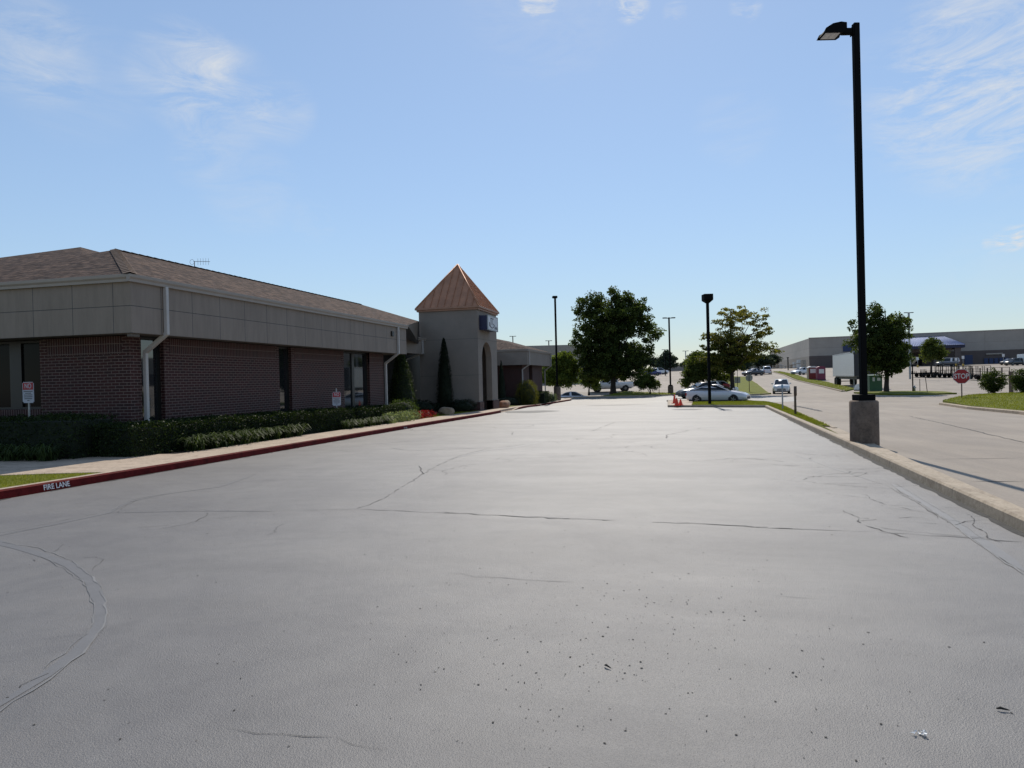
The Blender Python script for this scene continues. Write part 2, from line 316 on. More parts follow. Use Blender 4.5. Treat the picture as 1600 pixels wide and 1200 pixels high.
def sheet(name, poly, off, mat, hfun=None, step=None, kind='structure', side=0, cx=(), cy=()):
    """polygon laid on the ground profile, off metres above it; side = depth of its edge skirt"""
    bm = bmesh.new(); f = bm.faces.new([bm.verts.new((p[0], p[1], 0)) for p in poly])
    ys = [p[1] for p in poly]; xs = [p[0] for p in poly]
    cuts = [k for k in KY if min(ys) < k < max(ys)]
    cuts += list(cy)
    for x in cx: bmesh.ops.bisect_plane(bm, geom=bm.verts[:]+bm.edges[:]+bm.faces[:], plane_co=(x, 0, 0), plane_no=(1, 0, 0))
    if step: cuts += list(np.arange(min(ys), max(ys), step))[1:]
    for y in cuts: bmesh.ops.bisect_plane(bm, geom=bm.verts[:]+bm.edges[:]+bm.faces[:], plane_co=(0, y, 0), plane_no=(0, 1, 0))
    if step:
        for x in list(np.arange(min(xs), max(xs), step))[1:]: bmesh.ops.bisect_plane(bm, geom=bm.verts[:]+bm.edges[:]+bm.faces[:], plane_co=(x, 0, 0), plane_no=(1, 0, 0))
    for v in bm.verts: v.co.z = gz(v.co.y) + off + (hfun(v.co.x, v.co.y) if hfun else 0)
    bmesh.ops.recalc_face_normals(bm, faces=bm.faces)
    if bm.faces[:] and sum(f.normal.z for f in bm.faces) < 0: bmesh.ops.reverse_faces(bm, faces=bm.faces)
    if side:
        be = [e for e in bm.edges if e.is_boundary]; r = bmesh.ops.extrude_edge_only(bm, edges=be)
        for v in [g for g in r['geom'] if isinstance(g, bmesh.types.BMVert)]: v.co.z -= side
    me = bpy.data.meshes.new(name); bm.to_mesh(me); bm.free(); o = link(name, me, mat)
    if kind: o['kind'] = kind
    return o
def offset_line(pts, d):
    out = []
    for i in range(len(pts)):
        a = Vector(pts[max(i-1, 0)][:2]); b = Vector(pts[min(i+1, len(pts)-1)][:2]); t = (b-a).normalized(); n = Vector((-t.y, t.x)); out.append(Vector(pts[i][:2]) + n*d)
    return out
def dens(pts, step=2.0):
    out = []
    for a, b in zip(pts[:-1], pts[1:]):
        a, b = Vector(a[:2]), Vector(b[:2]); n = max(1, int((b-a).length/step))
        out += [a.lerp(b, k/n) for k in range(n)]
    out.append(Vector(pts[-1][:2])); return out
def kerb(name, pts, width, h, mat, batter=.02, taper=None):
    """kerb along a ground line; the body lies to the left of the line's direction"""
    pts = dens(pts); mb = MB(); prof = [(0, -.12), (batter*.6, h*.82), (batter+.015, h), (width, h), (width, -.12)]; rings = []
    for j, (d, z) in enumerate(prof):
        ln = offset_line(pts, d); rings.append([Vector((p.x, p.y, gz(p.y) + (z if not taper or z < 0 else z*taper(i/(len(ln)-1))))) for i, p in enumerate(ln)])
    for j in range(len(prof)-1):
        for i in range(len(pts)-1): mb.face((rings[j][i], rings[j][i+1], rings[j+1][i+1], rings[j+1][i]), smooth=False)
    for i in (0, -1): mb.face([rg[i] for rg in rings])
    bmesh.ops.remove_doubles(mb.bm, verts=mb.bm.verts, dist=.0005)
    o = mb.build(name, mat); o['kind'] = 'structure'; return o
def inside(poly, x, y):
    r = np.zeros(len(x), bool); j = len(poly)-1
    for i in range(len(poly)):
        xi, yi, xj, yj = poly[i][0], poly[i][1], poly[j][0], poly[j][1]
        c = ((yi > y) != (yj > y)) & (x < (xj-xi)*(y-yi)/((yj-yi) or 1e-9)+xi); r ^= c; j = i
    return r
def blades(poly, density, hgt, wid, off, hfun=None):
    xs = [p[0] for p in poly]; ys = [p[1] for p in poly]; A = (max(xs)-min(xs))*(max(ys)-min(ys)); n = int(A*density)
    x = RNG.uniform(min(xs), max(xs), n); y = RNG.uniform(min(ys), max(ys), n); k = inside(poly, x, y); x, y = x[k], y[k]; n = len(x)
    z = np.interp(y, KY, KZ) + off + (np.array([hfun(a, b) for a, b in zip(x, y)]) if hfun else 0)
    an = RNG.uniform(0, 6.28, n); hh = hgt*RNG.uniform(.5, 1.2, n); w = wid*RNG.uniform(.6, 1.2, n); lx = RNG.normal(0, .45, n)*hh; ly = RNG.normal(0, .45, n)*hh
    V = np.stack([np.stack([x-np.cos(an)*w, y-np.sin(an)*w, z-.01], 1), np.stack([x+np.cos(an)*w, y+np.sin(an)*w, z-.01], 1), np.stack([x+lx, y+ly, z+hh], 1)], 1).reshape(-1, 3)
    clump = .5 + .5*np.sin(x*2.1+np.sin(y*1.7)*2)*np.sin(y*2.9+x)
    t = np.clip(RNG.uniform(0, .75, n) + .3*clump, 0, 1)
    return V, np.arange(3*n).reshape(-1, 3), np.repeat(t, 3)

# ------------------------------------------------------------------ light and sky
SUN_EL, SUN_AZ = R_(43), R_(-4.0)             # azimuth measured from +y, clockwise
sd = bpy.data.lights.new('sun', 'SUN'); sd.energy = 4.1; sd.angle = R_(.53); sd.color = (1, .92, .80)
so = bpy.data.objects.new('sun', sd); COL.objects.link(so)
sv = Vector((math.sin(SUN_AZ)*math.cos(SUN_EL), math.cos(SUN_AZ)*math.cos(SUN_EL), math.sin(SUN_EL))); so.rotation_euler = sv.to_track_quat('Z', 'Y').to_euler()
w = bpy.data.worlds.new('World'); SC.world = w; w.use_nodes = True; nt = w.node_tree; NW, LW = nt.nodes, nt.links
sky = NW.new('ShaderNodeTexSky'); sky.sky_type = 'NISHITA'; sky.sun_disc = False; sky.sun_elevation = SUN_EL; sky.sun_rotation = SUN_AZ
sky.air_density = 1.0; sky.dust_density = .15; sky.ozone_density = 2.2; sky.altitude = 250
gen = tc(nt, 'Generated')
def lobe(u, v, deg, soft=.55):
    d = ray(u, v).normalized(); n = NW.new('ShaderNodeVectorMath'); n.operation = 'DOT_PRODUCT'; LW.new(gen, n.inputs[0]); n.inputs[1].default_value = d
    mr = NW.new('ShaderNodeMapRange'); mr.interpolation_type = 'SMOOTHSTEP'; LW.new(n.outputs['Value'], mr.inputs['Value'])
    mr.inputs['From Min'].default_value = math.cos(R_(deg)); mr.inputs['From Max'].default_value = math.cos(R_(deg*(1-soft))); return mr.outputs[0]
def addl(ls):
    a = ls[0][0] if ls[0][1] == 1 else math_(nt, 'MULTIPLY', *ls[0])
    for l, k in ls[1:]: a = math_(nt, 'ADD', a, math_(nt, 'MULTIPLY', l, k))
    return a
cir = addl([(lobe(290, 115, 4.2), .9), (lobe(340, 150, 4.6), .8), (lobe(440, 172, 2.8), .7), (lobe(50, 80, 4), .75), (lobe(120, 120, 5), .3), (lobe(390, 295, 4), .4), (lobe(1560, 130, 8), 1.0), (lobe(1490, 180, 6), .6),
            (lobe(1600, 40, 8), .9), (lobe(1400, 150, 5), .3), (lobe(305, 250, 2.2), .4), (lobe(490, 345, 2), .4), (lobe(1150, 195, 3.5), .3), (lobe(1590, 450, 6), .3), (lobe(850, -10, 7), .35)])
cum = addl([(lobe(986, 6, 1.5), 1.0), (lobe(842, 0, 1.7), .9), (lobe(1165, 8, 1.3), .55), (lobe(1055, 18, 1.0), .3), (lobe(1553, 380, .8), .7), (lobe(1580, 374, 1.0), .9), (lobe(1600, 368, .9), .9), (lobe(942, 2, 1.0), .35)])
mp = NW.new('ShaderNodeMapping'); mp.inputs['Scale'].default_value = (1, 1, 3.6); mp.inputs['Rotation'].default_value = (R_(10), R_(14), R_(20)); LW.new(gen, mp.inputs['Vector'])
nc = noise(nt, mp.outputs[0], 7.5, 14, .70, .7); nf = noise(nt, mp.outputs[0], 24, 9, .68, .8)
cir_n = math_(nt, 'MULTIPLY', ramp(nt, nc.outputs['Fac'], [(.42, (0, 0, 0)), (.74, (1, 1, 1))]).outputs[0], cir)
cum_n = math_(nt, 'MULTIPLY', ramp(nt, nf.outputs['Fac'], [(.46, (0, 0, 0)), (.74, (1, 1, 1))]).outputs[0], cum)
cov = math_(nt, 'ADD', math_(nt, 'MULTIPLY', cir_n, .5), cum_n, True)
bwn = NW.new('ShaderNodeRGBToBW'); LW.new(sky.outputs[0], bwn.inputs[0])
soft = math_(nt, 'DIVIDE', 1.0, math_(nt, 'SQRT', math_(nt, 'ADD', 1.0, math_(nt, 'POWER', math_(nt, 'DIVIDE', bwn.outputs[0], 6.8), 2.0))))
vm = NW.new('ShaderNodeVectorMath'); vm.operation = 'SCALE'; LW.new(sky.outputs[0], vm.inputs[0]); LW.new(soft, vm.inputs['Scale']); skyc = vm.outputs[0]
skyc = mixc(nt, .24, skyc, (3.3, 4.4, 5.8))
final = mixc(nt, cov, skyc, (5.2, 5.35, 5.5))
bg = NW['Background']; LW.new(final, bg.inputs['Color']); bg.inputs['Strength'].default_value = .14
SC.view_settings.view_transform = 'Standard'; SC.view_settings.look = 'None'; SC.view_settings.exposure = 0; SC.view_settings.gamma = 1

# ------------------------------------------------------------------ ground
def dip(x, y): return -.85*max(0, min(1, (y-77.6)/2.2))*max(0, min(1, (96-y)/6))*max(0, min(1, (-6.6-x)/2.5))*max(0, min(1, (x+24)/4))
far_kerb = [hit(862, 623), hit(890, 622), hit(1000, 619.5), hit(1080, 617.3), hit(1152, 619), hit(1188, 617.5)]
big = sheet('ground', [(-420, -50), (420, -50), (420, 690), (-420, 690)], 0, M['road'], dip, None, cx=(-24, -20, -9.1, -6.6), cy=(77.6, 79.8, 90))
kl = [hit(0, 781.5), hit(280, 733), hit(620, 673), hit(765, 648.5)]
kdir = (kl[1]-kl[0]).normalized(); k_start = Vector((-8.95, 3.0, 0))
kerb_left = [k_start, kl[0], kl[1], kl[2], kl[3], hit(783, 645)]
kerb_left2 = [hit(803, 641), hit(845, 634), hit(893, 626)]
kr = [Vector((2.72, 2.2, 0)), hit(1600, 835), hit(1300, 687.5), hit(1195, 637)]
isl_front = [hit(1195, 637), hit(1043, 636.5)]
lot_poly = [(p.x, p.y) for p in kerb_left] + [(p.x, p.y) for p in kerb_left2] + [(p.x, p.y) for p in far_kerb] + [(9.5, 66), (8.5, 57), (5.6, 55)] + [(4.36, 41)] + [(p.x, p.y) for p in kr[::-1]] + [(2.2, -6), (-8.5, -6)]
lot = sheet('parking_lot', lot_poly, .004, M['lot'])

# cracks and seams of the lot surface, plus one painted lamp shadow
def ribbon(mb, pts, wd, off, jit=.35, step=.25, wob=.03, gap=0.0):
    q = dens(pts, step); rr = random.Random(len(pts)*31+int(abs(pts[0].x)*100))
    q = [p + Vector((rr.gauss(0, wob), rr.gauss(0, wob))) for p in q]; ws = [wd*max(.15, 1+rr.gauss(0, jit)) for _ in q]; ws[0] = ws[-1] = wd*.2
    L_ = [offset_line(q, .5)[i]*0 for i in range(len(q))]
    A = []; B = []
    for i, p in enumerate(q):
        a = q[max(i-1, 0)]; b = q[min(i+1, len(q)-1)]; t = (b-a).normalized() if (b-a).length > 1e-6 else Vector((1, 0)); n = Vector((-t.y, t.x))*ws[i]/2
        A.append(p+n); B.append(p-n)
    f3 = lambda p: Vector((p.x, p.y, gz(p.y)+off))
    on = True
    for i in range(len(q)-1):
        if gap and rr.random() < .35: on = rr.random() > gap
        if not on: continue
        mb.face((f3(A[i]), f3(A[i+1]), f3(B[i+1]), f3(B[i])))
PX = lambda *uv: [hit(u, v) for u, v in uv]
mb = MB()
for pts, wd in [(PX((560, 797), (640, 800), (760, 806), (900, 812), (1000, 816), (1120, 822), (1240, 828), (1370, 833)), .016), (PX((1370, 833), (1480, 840), (1597, 849)), .014),
                (PX((690, 801), (830, 809), (960, 814)), .02), (PX((1060, 817), (1200, 826), (1300, 831)), .02),
                (PX((300, 798), (420, 800), (560, 797)), .007), (PX((556, 797), (600, 780), (640, 755), (660, 741), (690, 725), (720, 712), (760, 702), (830, 694)), .012),
                (PX((655, 728), (660, 741)), .02), (PX((690, 898), (740, 903), (790, 905), (900, 912)), .007), (PX((740, 902), (772, 904)), .012), (PX((1210, 934), (1280, 940)), .007), (PX((1400, 765), (1440, 790), (1470, 812)), .012),
                (PX((1380, 795), (1445, 801)), .012), (PX((1490, 824), (1510, 816), (1545, 813)), .012), (PX((1430, 818), (1500, 822)), .008), (PX((1590, 895), (1575, 880), (1560, 872)), .012), (PX((800, 680), (802, 674), (770, 668), (640, 665)), .02), (PX((700, 690), (810, 689), (1000, 691)), .015),
                (PX((1040, 690), (1042, 680), (1095, 669)), .03), (PX((925, 674), (960, 660)), .025), (PX((1126, 639), (1132, 642), (1147, 642)), .10), (PX((1290, 756), (1400, 757)), .01), (PX((1060, 672), (1180, 672)), .02), (PX((960, 700), (1100, 690), (1190, 688)), .013),  # the short wide strip paints the island lamp head's cast shadow
                (PX((525, 703), (545, 706)), .012), (PX((0, 836), (60, 826), (110, 818)), .007), (PX((110, 774), (140, 771)), .01), (PX((190, 758), (212, 755)), .012), (PX((125, 776), (145, 772)), .008), (PX((180, 803), (200, 790), (215, 782)), .008), (PX((30, 1075), (75, 1055)), .03), (PX((360, 1142), (600, 1170)), .004)]: ribbon(mb, pts, wd*.62, .0075, .55, .11, .014, .16)
rc = random.Random(5)
def wander(x, y, a, n, wd, br=0):
    pts = [Vector((x, y, 0))]
    for _ in range(n):
        a += rc.gauss(0, .35); x += math.cos(a)*.16; y += math.sin(a)*.16; pts.append(Vector((x, y, 0)))
        if br and rc.random() < .12: wander(x, y, a+rc.choice((-1, 1))*rc.uniform(.6, 1.4), rc.randint(3, 8), wd*.7)
    if len(pts) > 2: ribbon(mb, pts, wd, .0078, .5, .07, .008, .25)
for _ in range(16): wander(rc.uniform(1.7, 2.8), rc.uniform(6.2, 14), rc.choice((0, 1.57, 3.1, -1.2))+rc.gauss(0, .4), rc.randint(5, 12), rc.uniform(.004, .009), 1)
for _ in range(12): wander(rc.uniform(-8.6, 2.3), rc.uniform(12, 36), rc.choice((0, 3.14))+rc.gauss(0, .3), rc.randint(10, 34), rc.uniform(.006, .014), 1)
for _ in range(7): wander(rc.uniform(-6.5, -3.6), rc.uniform(3.6, 7), rc.uniform(0, 6.28), rc.randint(3, 8), rc.uniform(.003, .005))
cr = mb.build('crack_and_shadow', M['crack_and_shadow'], lot)
mb = MB()
for pts, wd in [(PX((-30, 838), (0, 850), (60, 865), (110, 885), (140, 910), (157, 945), (155, 980), (120, 1020), (70, 1058), (-40, 1130)), .085), (PX((-20, 842), (60, 826), (170, 803), (200, 785), (265, 772), (340, 762), (400, 742)), .05),
                (PX((170, 803), (300, 799), (420, 800)), .03), (PX((1395, 757), (1450, 790), (1490, 815), (1530, 845), (1602, 895)), .10), (PX((1240, 710), (1310, 735), (1380, 757)), .03), (PX((540, 697), (640, 690), (700, 680)), .06), (PX((700, 718), (760, 704), (800, 700), (850, 690)), .10)]: ribbon(mb, pts, wd, .006, .10, .35, .006)
mb.build('sealed_seam', M['seal'], lot)
mb = MB()
for pts, wd in [(PX((-20, 845), (60, 857), (112, 877), (146, 905), (165, 943), (163, 982), (127, 1024), (76, 1065), (-40, 1142)), .010), (PX((62, 870), (105, 893), (132, 915), (148, 946), (146, 977), (112, 1015), (66, 1049)), .006), (PX((-20, 838), (60, 822), (160, 801)), .01), (PX((175, 798), (200, 783), (262, 771)), .014),
                (PX((1400, 757), (1456, 790), (1497, 815), (1537, 845)), .012), (PX((1385, 759), (1440, 790), (1480, 815), (1520, 845), (1600, 900)), .014), (PX((610, 700), (640, 705), (700, 702), (770, 700)), .03)]: ribbon(mb, pts, wd*.8, .0085, .45, .10, .007)
mb.build('coat_ridge', M['ridge'], lot)
mb = MB()
for pts, wd in [(kr[:3], .10), ([kr[2], kr[2].lerp(kr[3], .45)], .08)]: ribbon(mb, [Vector((p.x-.03, p.y, 0)) for p in pts], wd, .0065, .22, .18, .006)
for kk in (kerb_left, kerb_left2): ribbon(mb, [Vector((p.x+.015, p.y, 0)) for p in kk], .045, .0064, .6, .15, .008, .3)
mb.build('unsealed_edge', M['oldasphalt'], lot)
mb = MB()
for u, v, a, b_ in ((828, 643.5, 1.5, 1.9), (962, 633, 2.2, 1.6), (1075, 640, .8, .9)):
    c = hit(u, v); pts = [(c.x+a*math.cos(t)*(1+.15*math.sin(3*t)), c.y+b_*math.sin(t)*(1+.12*math.cos(5*t))) for t in np.linspace(0, 6.283, 25)[:-1]]; mb.face([Vector((x, y, gz(y)+.0055)) for x, y in pts])
mb.build('dark_patch', M['stain'], lot)
# leaf litter and grit lying on the lot
def litter():
    V = []; Fc = []
    def bit(x, y, s, asp):
        a = random.uniform(0, 3.14); n = 5; b = len(V); z = gz(y)+.0062
        for k in range(n):
            t = 6.283*k/n; r = s*random.uniform(.6, 1.1); px, py = r*math.cos(t), r*asp*math.sin(t); V.append((x+px*math.cos(a)-py*math.sin(a), y+px*math.sin(a)+py*math.cos(a), z+random.uniform(0, s*.12)))
        Fc.append([b+k for k in range(n)])
    cl = [(hit(950, 985), .75, 420), (hit(900, 1070), .5, 200), (hit(1060, 990), .7, 220), (hit(830, 1000), .9, 180), (hit(960, 1050), .12, 30), (hit(990, 960), .5, 120), (hit(1120, 880), 2.2, 140), (hit(1000, 880), 2.0, 120), (hit(800, 900), 2, 60), (hit(1350, 760), 3, 60), (hit(60, 865), .35, 26), (hit(125, 890), .3, 30), (hit(70, 1055), .1, 10)]
    for c, sg, n in cl:
        for _ in range(int(n*.62)):
            p = Vector((c.x+random.gauss(0, sg), c.y+random.gauss(0, sg*1.1), 0)); bit(p.x, p.y, random.choice([.002, .0025, .003, .003, .004, .004, .005, .006, .009]), random.uniform(.35, .9))
    for _ in range(900):
        y = 1.6 + 24*random.random()**1.6; x = random.uniform(-8.4, 2.6+y*.05); bit(x, y, random.choice([.003, .004, .005, .007, .010]), random.uniform(.3, .9))
    return npmesh('leaf_litter', V, Fc, M['debris'])
tag(litter(), kind='stuff', label='dark leaf bits and grit scattered on the grey lot', cat='litter')
# bigger twigs and the foil wrapper
wr = hit(1436, 1152); mb = MB()
for i in range(22):
    c = Vector((random.uniform(-.026, .026), random.uniform(-.016, .016), random.uniform(0, .010))); mb.face([c+Vector((random.uniform(-.012, .012), random.uniform(-.012, .012), random.uniform(0, .008))) for _ in range(3)])
o = mb.build('foil_wrapper', M['foil']); o.location = (wr.x, wr.y, gz(wr.y)+.006); tag(o, 'crumpled shiny foil scrap lying on the grey asphalt', 'wrapper')
for (u, v, l, lab) in [(1567, 1115, .045, 'thin dark twig on the asphalt right of the foil scrap'), (950, 1049, .046, 'dark curled leaf flat on the asphalt in the specked area')]:
    p = hit(u, v); mb = MB(); mb.tube([(-l/2, l*.12, .006), (-.01, 0, .012), (l/2, -l*.15, .006)], [.0025, .006, .002], 6); o = mb.build('twig' if l < .0455 else 'dry_leaf', M['debris']); o.location = (p.x, p.y, gz(p.y)+.006); o.rotation_euler.z = random.uniform(-.6, .2); tag(o, lab, 'twig' if l < .0455 else 'leaf')

# kerbs, walks, beds
rk = kerb('red_kerb', kerb_left, .16, .14, [M['red'], M['walk']]); rk2 = kerb('red_kerb', kerb_left2, .16, .14, [M['red'], M['walk']], taper=lambda t: min(1, .15+t*8))
for o in (rk, rk2):
    for p in o.data.polygons:
        if p.normal.z > .8: p.material_index = 1
ramp_k = kerb('ramp_kerb', [hit(783, 645), hit(803, 641)], .16, .02, M['walk'])
kb = kl[0]; d = (kl[1]-kl[0]); d.z = gz(kl[1].y)-gz(kl[0].y); d.normalize()
def kerb_text(px, body, size, sx, m='whitem'):
    p = hit(*px, .07); n = Vector((d.y, -d.x, 0)); q = Vector((p.x, p.y, gz(p.y)+.070)); q = kl[0] + d*((q-kl[0]).dot(d)); q.z = gz(q.y)+.066
    text('lettering', body, size, M[m], rk, face_mat(q+n*-.004, d, (-.16*n.x, -.16*n.y, 1)), .001, sx)
kerb_text((92, 759), 'FIRE LANE', .112, .92); kerb_text((628, 668.5), 'FIRE LANE', .085, .8, 'steel')
klo = offset_line(kerb_left, .15); klo2 = offset_line(kerb_left2, .15)
wb = [hit(326, 702.5, .13), hit(560, 668, .13), hit(695, 649.5, .13)]
walk_poly = [(p.x, p.y) for p in klo[2:]] + [(p.x, p.y) for p in klo2] + [(-11.3, 76), (-11.25, 66), (-11.0, 52), (-10.9, 45), (-10.78, 38.5), (-10.78, 32)] + [(wb[1].x, wb[1].y), (wb[0].x, wb[0].y), (-10.48, 13.0), (-26, 13.0-.35), (-26, 9.22), (-12, 9.22), (-11.1, 9.32), (-10.3, 9.64)]
walk_poly = [(klo[1].x-.02, 9.92), (klo[2].x, klo[2].y)] + walk_poly[1:]
sheet('sidewalk', walk_poly, .135, M['walk'], side=.2)
lawn_left = [(klo[0].x, klo[0].y), (klo[1].x, klo[1].y), (klo[1].x-.02, 9.9), (-10.3, 9.62), (-11.1, 9.3), (-12, 9.2), (-26, 9.2), (-26, 3)]
sheet('lawn', lawn_left, .13, M['turf'])
bed = [(-10.49, 13.06), (wb[0].x, wb[0].y), (wb[1].x, wb[1].y), (-10.78, 32), (-10.78, 37.6), (-12.2, 40), (-11.0, 45), (-11.25, 66), (-16, 66), (-16, 28), (-12.05, 28), (-12.05, 13.5), (-26, 13.4), (-26, 12.72)]
sheet('planting_bed', bed, .12, M['mulch'])
sheet('lawn', [(-10.79, 28.5), (-10.79, 37.4), (-12.2, 37.4), (-11.6, 28.5)], .134, M['turf'])
sheet('lawn', [(-10.95, 42.5), (-11.0, 45), (-11.05, 49), (-11.8, 49), (-11.8, 42.5)], .134, M['turf'])

# right verge and the corner island
vback = [Vector((3.02, 4.0, 0)), hit(1600, 795, .1), hit(1375, 697, .1), hit(1310, 672, .05), hit(1250, 646, .05), hit(1225, 634.5, .05), hit(1197, 629, .05), hit(1172, 627, .05), hit(1043, 626.5, .05)]
vb = [Vector((p.x, p.y, 0)) for p in vback]
kerb('kerb', kr[::-1], .16, .13, M['curb']); kerb('kerb', [isl_front[1], isl_front[0]], .16, .13, M['curb'])
kerb('kerb', vb[3:], .14, .12, M['curb']); kerb('kerb', [vb[-1], isl_front[1]], .15, .12, M['curb'])
conc = [(p.x, p.y) for p in offset_line(kr[::-1], .15)]
sheet('verge_paving', [(2.9, 2.5)] + [(p.x, p.y) for p in vb[:4]] + [(vb[3].x-.35, vb[3].y+1.3)] + conc[1:], .1, M['curb'], side=.2)
verge = [conc[0], conc[1], (vb[3].x-.38, vb[3].y+1.2), (vb[3].x-.13, vb[3].y+.4), (vb[4].x-.14, vb[4].y), (vb[5].x-.14, vb[5].y), (vb[6].x-.1, vb[6].y-.12), (vb[7].x, vb[7].y-.14), (vb[8].x+2.2, vb[8].y-.1), (isl_front[1].x+1.4, isl_front[1].y+.16), (isl_front[0].x, isl_front[0].y+.16)]
mound = lambda x, y: .05
sheet('lawn', verge, .115, M['turf'], lambda x, y: .02)
sheet('island_nose', [(vb[8].x+.1, vb[8].y-.1), (vb[8].x+2.2, vb[8].y-.1), (isl_front[1].x+1.4, isl_front[1].y+.16), (isl_front[1].x+.1, isl_front[1].y+.16)], .105, M['walk'])
# far edge of the lot: kerb and berm
kerb('kerb', far_kerb, .15, .14, M['curb'])
tree_p = hit(957, 618)
def bump_berm(x, y): return .38*math.exp(-((x-tree_p.x)**2/14+(y-tree_p.y-1.2)**2/6))
fk = offset_line(far_kerb, .14)
berm = [(-8.6, 77.35), (fk[2].x, fk[2].y), (fk[3].x, fk[3].y), (1.2, 83.5), (-2, 84.6), (-6.4, 83.6), (-8.3, 80.0)]
sheet('lawn', berm, .12, M['turf'], bump_berm, .8, side=.3)
verge2 = [(p.x, p.y) for p in fk[3:]] + [(9.0, 77.5), (9.4, 86), (11.2, 113), (12.6, 145), (9.5, 150), (5.5, 130), (3.2, 100), (1.5, 85)]
sheet('lawn', verge2, .12, M['turf'], None, None, side=.3)
kerb('kerb', [Vector((8.0, 75.6, 0)), Vector((9.15, 79, 0)), Vector((9.55, 86, 0)), Vector((11.4, 113, 0)), Vector((12.8, 145, 0))], .18, .13, M['curb'])
# grass strip between the road and the store lot, island by the utility box, corner lawn
strip = [hit(1208, 581), hit(1240, 591.7), hit(1275, 601), hit(1322, 612), hit(1336, 608.5), hit(1293, 598), hit(1257, 591), hit(1220, 581)]
sheet('lawn', [(p.x, p.y) for p in strip], .13, M['turf'], side=.3)
kerb('kerb', [Vector((p.x-.25, p.y, 0)) for p in strip[:4]][::-1], .25, .13, M['curb'])
kerb('kerb', [Vector((strip[4].x, strip[4].y, 0)), Vector((strip[3].x-.25, strip[3].y, 0))][::-1], .2, .13, M['curb'])
isr = [(16.2, 74.5), (16.0, 69.8), (17.6, 66.2), (20.4, 65.7), (22.4, 66.4), (22.8, 70.5), (21.5, 75.0), (18.5, 77.5)]
sheet('lawn', isr, .13, M['turf'], lambda x, y: .12*math.exp(-((x-19)**2+(y-71)**2)/9), .8, side=.3)
kerb('kerb', [Vector((*p, 0)) for p in (isr[-2:] + isr[:6])][2:], .16, .14, M['curb'])
corner = [hit(1473, 628.5, .13), hit(1518, 634.5, .13), hit(1600, 641.5, .13), Vector((11.0, 22, 0)), Vector((22, 20, 0)), Vector((30, 45, 0)), Vector((29, 52, 0)), Vector((21.5, 51.5, 0)), Vector((18.2, 49.5, 0)), Vector((15.2, 44.8, 0))]
cz = lambda x, y: .38*math.exp(-((x-20)**2/45+(y-44)**2/70))
sheet('lawn', [(p.x, p.y) for p in corner], .12, M['turf'], cz, 1.2, side=.5)
kerb('kerb', [Vector((p.x-.2, p.y-.05, 0)) for p in ([Vector((15.4, 45.2, 0))] + corner[:4])][1:], .22, .12, M['curb'])
# seam lines of the road
mb = MB()
for pts, wd in [(PX((1420, 650), (1500, 668), (1600, 692)), .03), (PX((1510, 752), (1600, 753)), .03), (PX((1440, 718), (1600, 716)), .015), (PX((1240, 634), (1285, 643)), .25)]: ribbon(mb, pts, wd, .005, .3, .3, .02)
mb.build('road_crack', M['crack_and_shadow'], big)
# grass blades
Vs, Fs, Ts, n0 = [], [], [], 0
for poly, dn, hg, wd, off, hf in [(lawn_left, 0, 0, 0, 0, None), ([(-9.32, 6.0), (-9.32, 9.8), (-10.3, 9.55), (-11.1, 9.25), (-14.5, 9.15), (-14.5, 6.0)], 1600, .035, .004, .13, None), ([p for p in verge if p[1] < 42], 750, .05, .006, .13, None),
                              (verge, 260, .06, .010, .13, None), ([(p.x, p.y) for p in corner], 160, .06, .012, .12, cz), ([(p.x, p.y) for p in strip], 25, .08, .03, .13, None), (berm, 30, .09, .03, .13, bump_berm), ([(-10.79, 28.5), (-10.79, 37.4), (-12.2, 37.4), (-11.6, 28.5)], 400, .05, .008, .13, None)]:
    if not dn: continue
    V, Fc, T = blades(poly, dn, hg, wd, off, hf); Vs.append(V); Fs.append(Fc+n0); Ts.append(T); n0 += len(V)
tag(npmesh('grass', np.concatenate(Vs), np.concatenate(Fs), M['blade'], tone=np.concatenate(Ts)), kind='stuff', label='short green grass growing on the verges and lawns', cat='grass')

# ------------------------------------------------------------------ the brick office building
XF, YF, XW, YW, ZS, ZT = -11.41, 12.91, -12.0, 13.5, 2.61, 3.76
bld = empty('office_building', (-13, 20, 0), 0, 'low brick office building with tan fascia, shingle roof and copper capped tower', 'building')
BO = Vector((-13, 20, 0))
def bpart(mb, name, mat, parent=None):
    o = mb.build(name, mat, parent or bld)
    if parent is None: o.data.transform(Matrix.Translation(-BO))
    else: o.data.transform(Matrix.Translation(-BO))
    return o
def brick_wall(x0, x1, y0, y1, z0, z1, soldier_face=None, ends=(True, True)):
    """brick wall box with two soldier courses at its head, set in .2 m from the ends"""
    mb = MB(); mb.box((x0, y0, z0), (x1, y1, z1))
    if soldier_face == 'x':
        a, b = y0+(.2 if ends[0] else 0), y1-(.2 if ends[1] else 0)
        mb.box((x1-.05, a, z1-.406), (x1+.003, b, z1), 1)
    if soldier_face == 'y':
        a, b = x0+(.2 if ends[0] else 0), x1-(.2 if ends[1] else 0)
        mb.box((a, y0-.003, z1-.406), (b, y0+.05, z1), 1)
    return bpart(mb, 'brick_wall', [M['brick'], M['soldier']])
ZB = -.45
brick_wall(-14.46, XW, YW, YW+.35, ZB, ZS, 'y')                 # front pier
brick_wall(XW-.34, XW, 14.58, 19.58, ZB, ZS, 'x'); brick_wall(XW-.34, XW, 20.28, 23.88, ZB, ZS, 'x'); brick_wall(XW-.34, XW, 26.08, 27.45, ZB, ZS, 'x', (False, False))
mb = MB(); mb.box((-26, YW, ZB), (-14.46, YW+.3, .79)); mb.box((-26, YW-.012, .79), (-14.46, YW+.32, .99), 1); bpart(mb, 'brick_wall', [M['brick'], M['soldier']])
brick_wall(-26, -18.6, YW, YW+.35, .99, ZS, 'y')
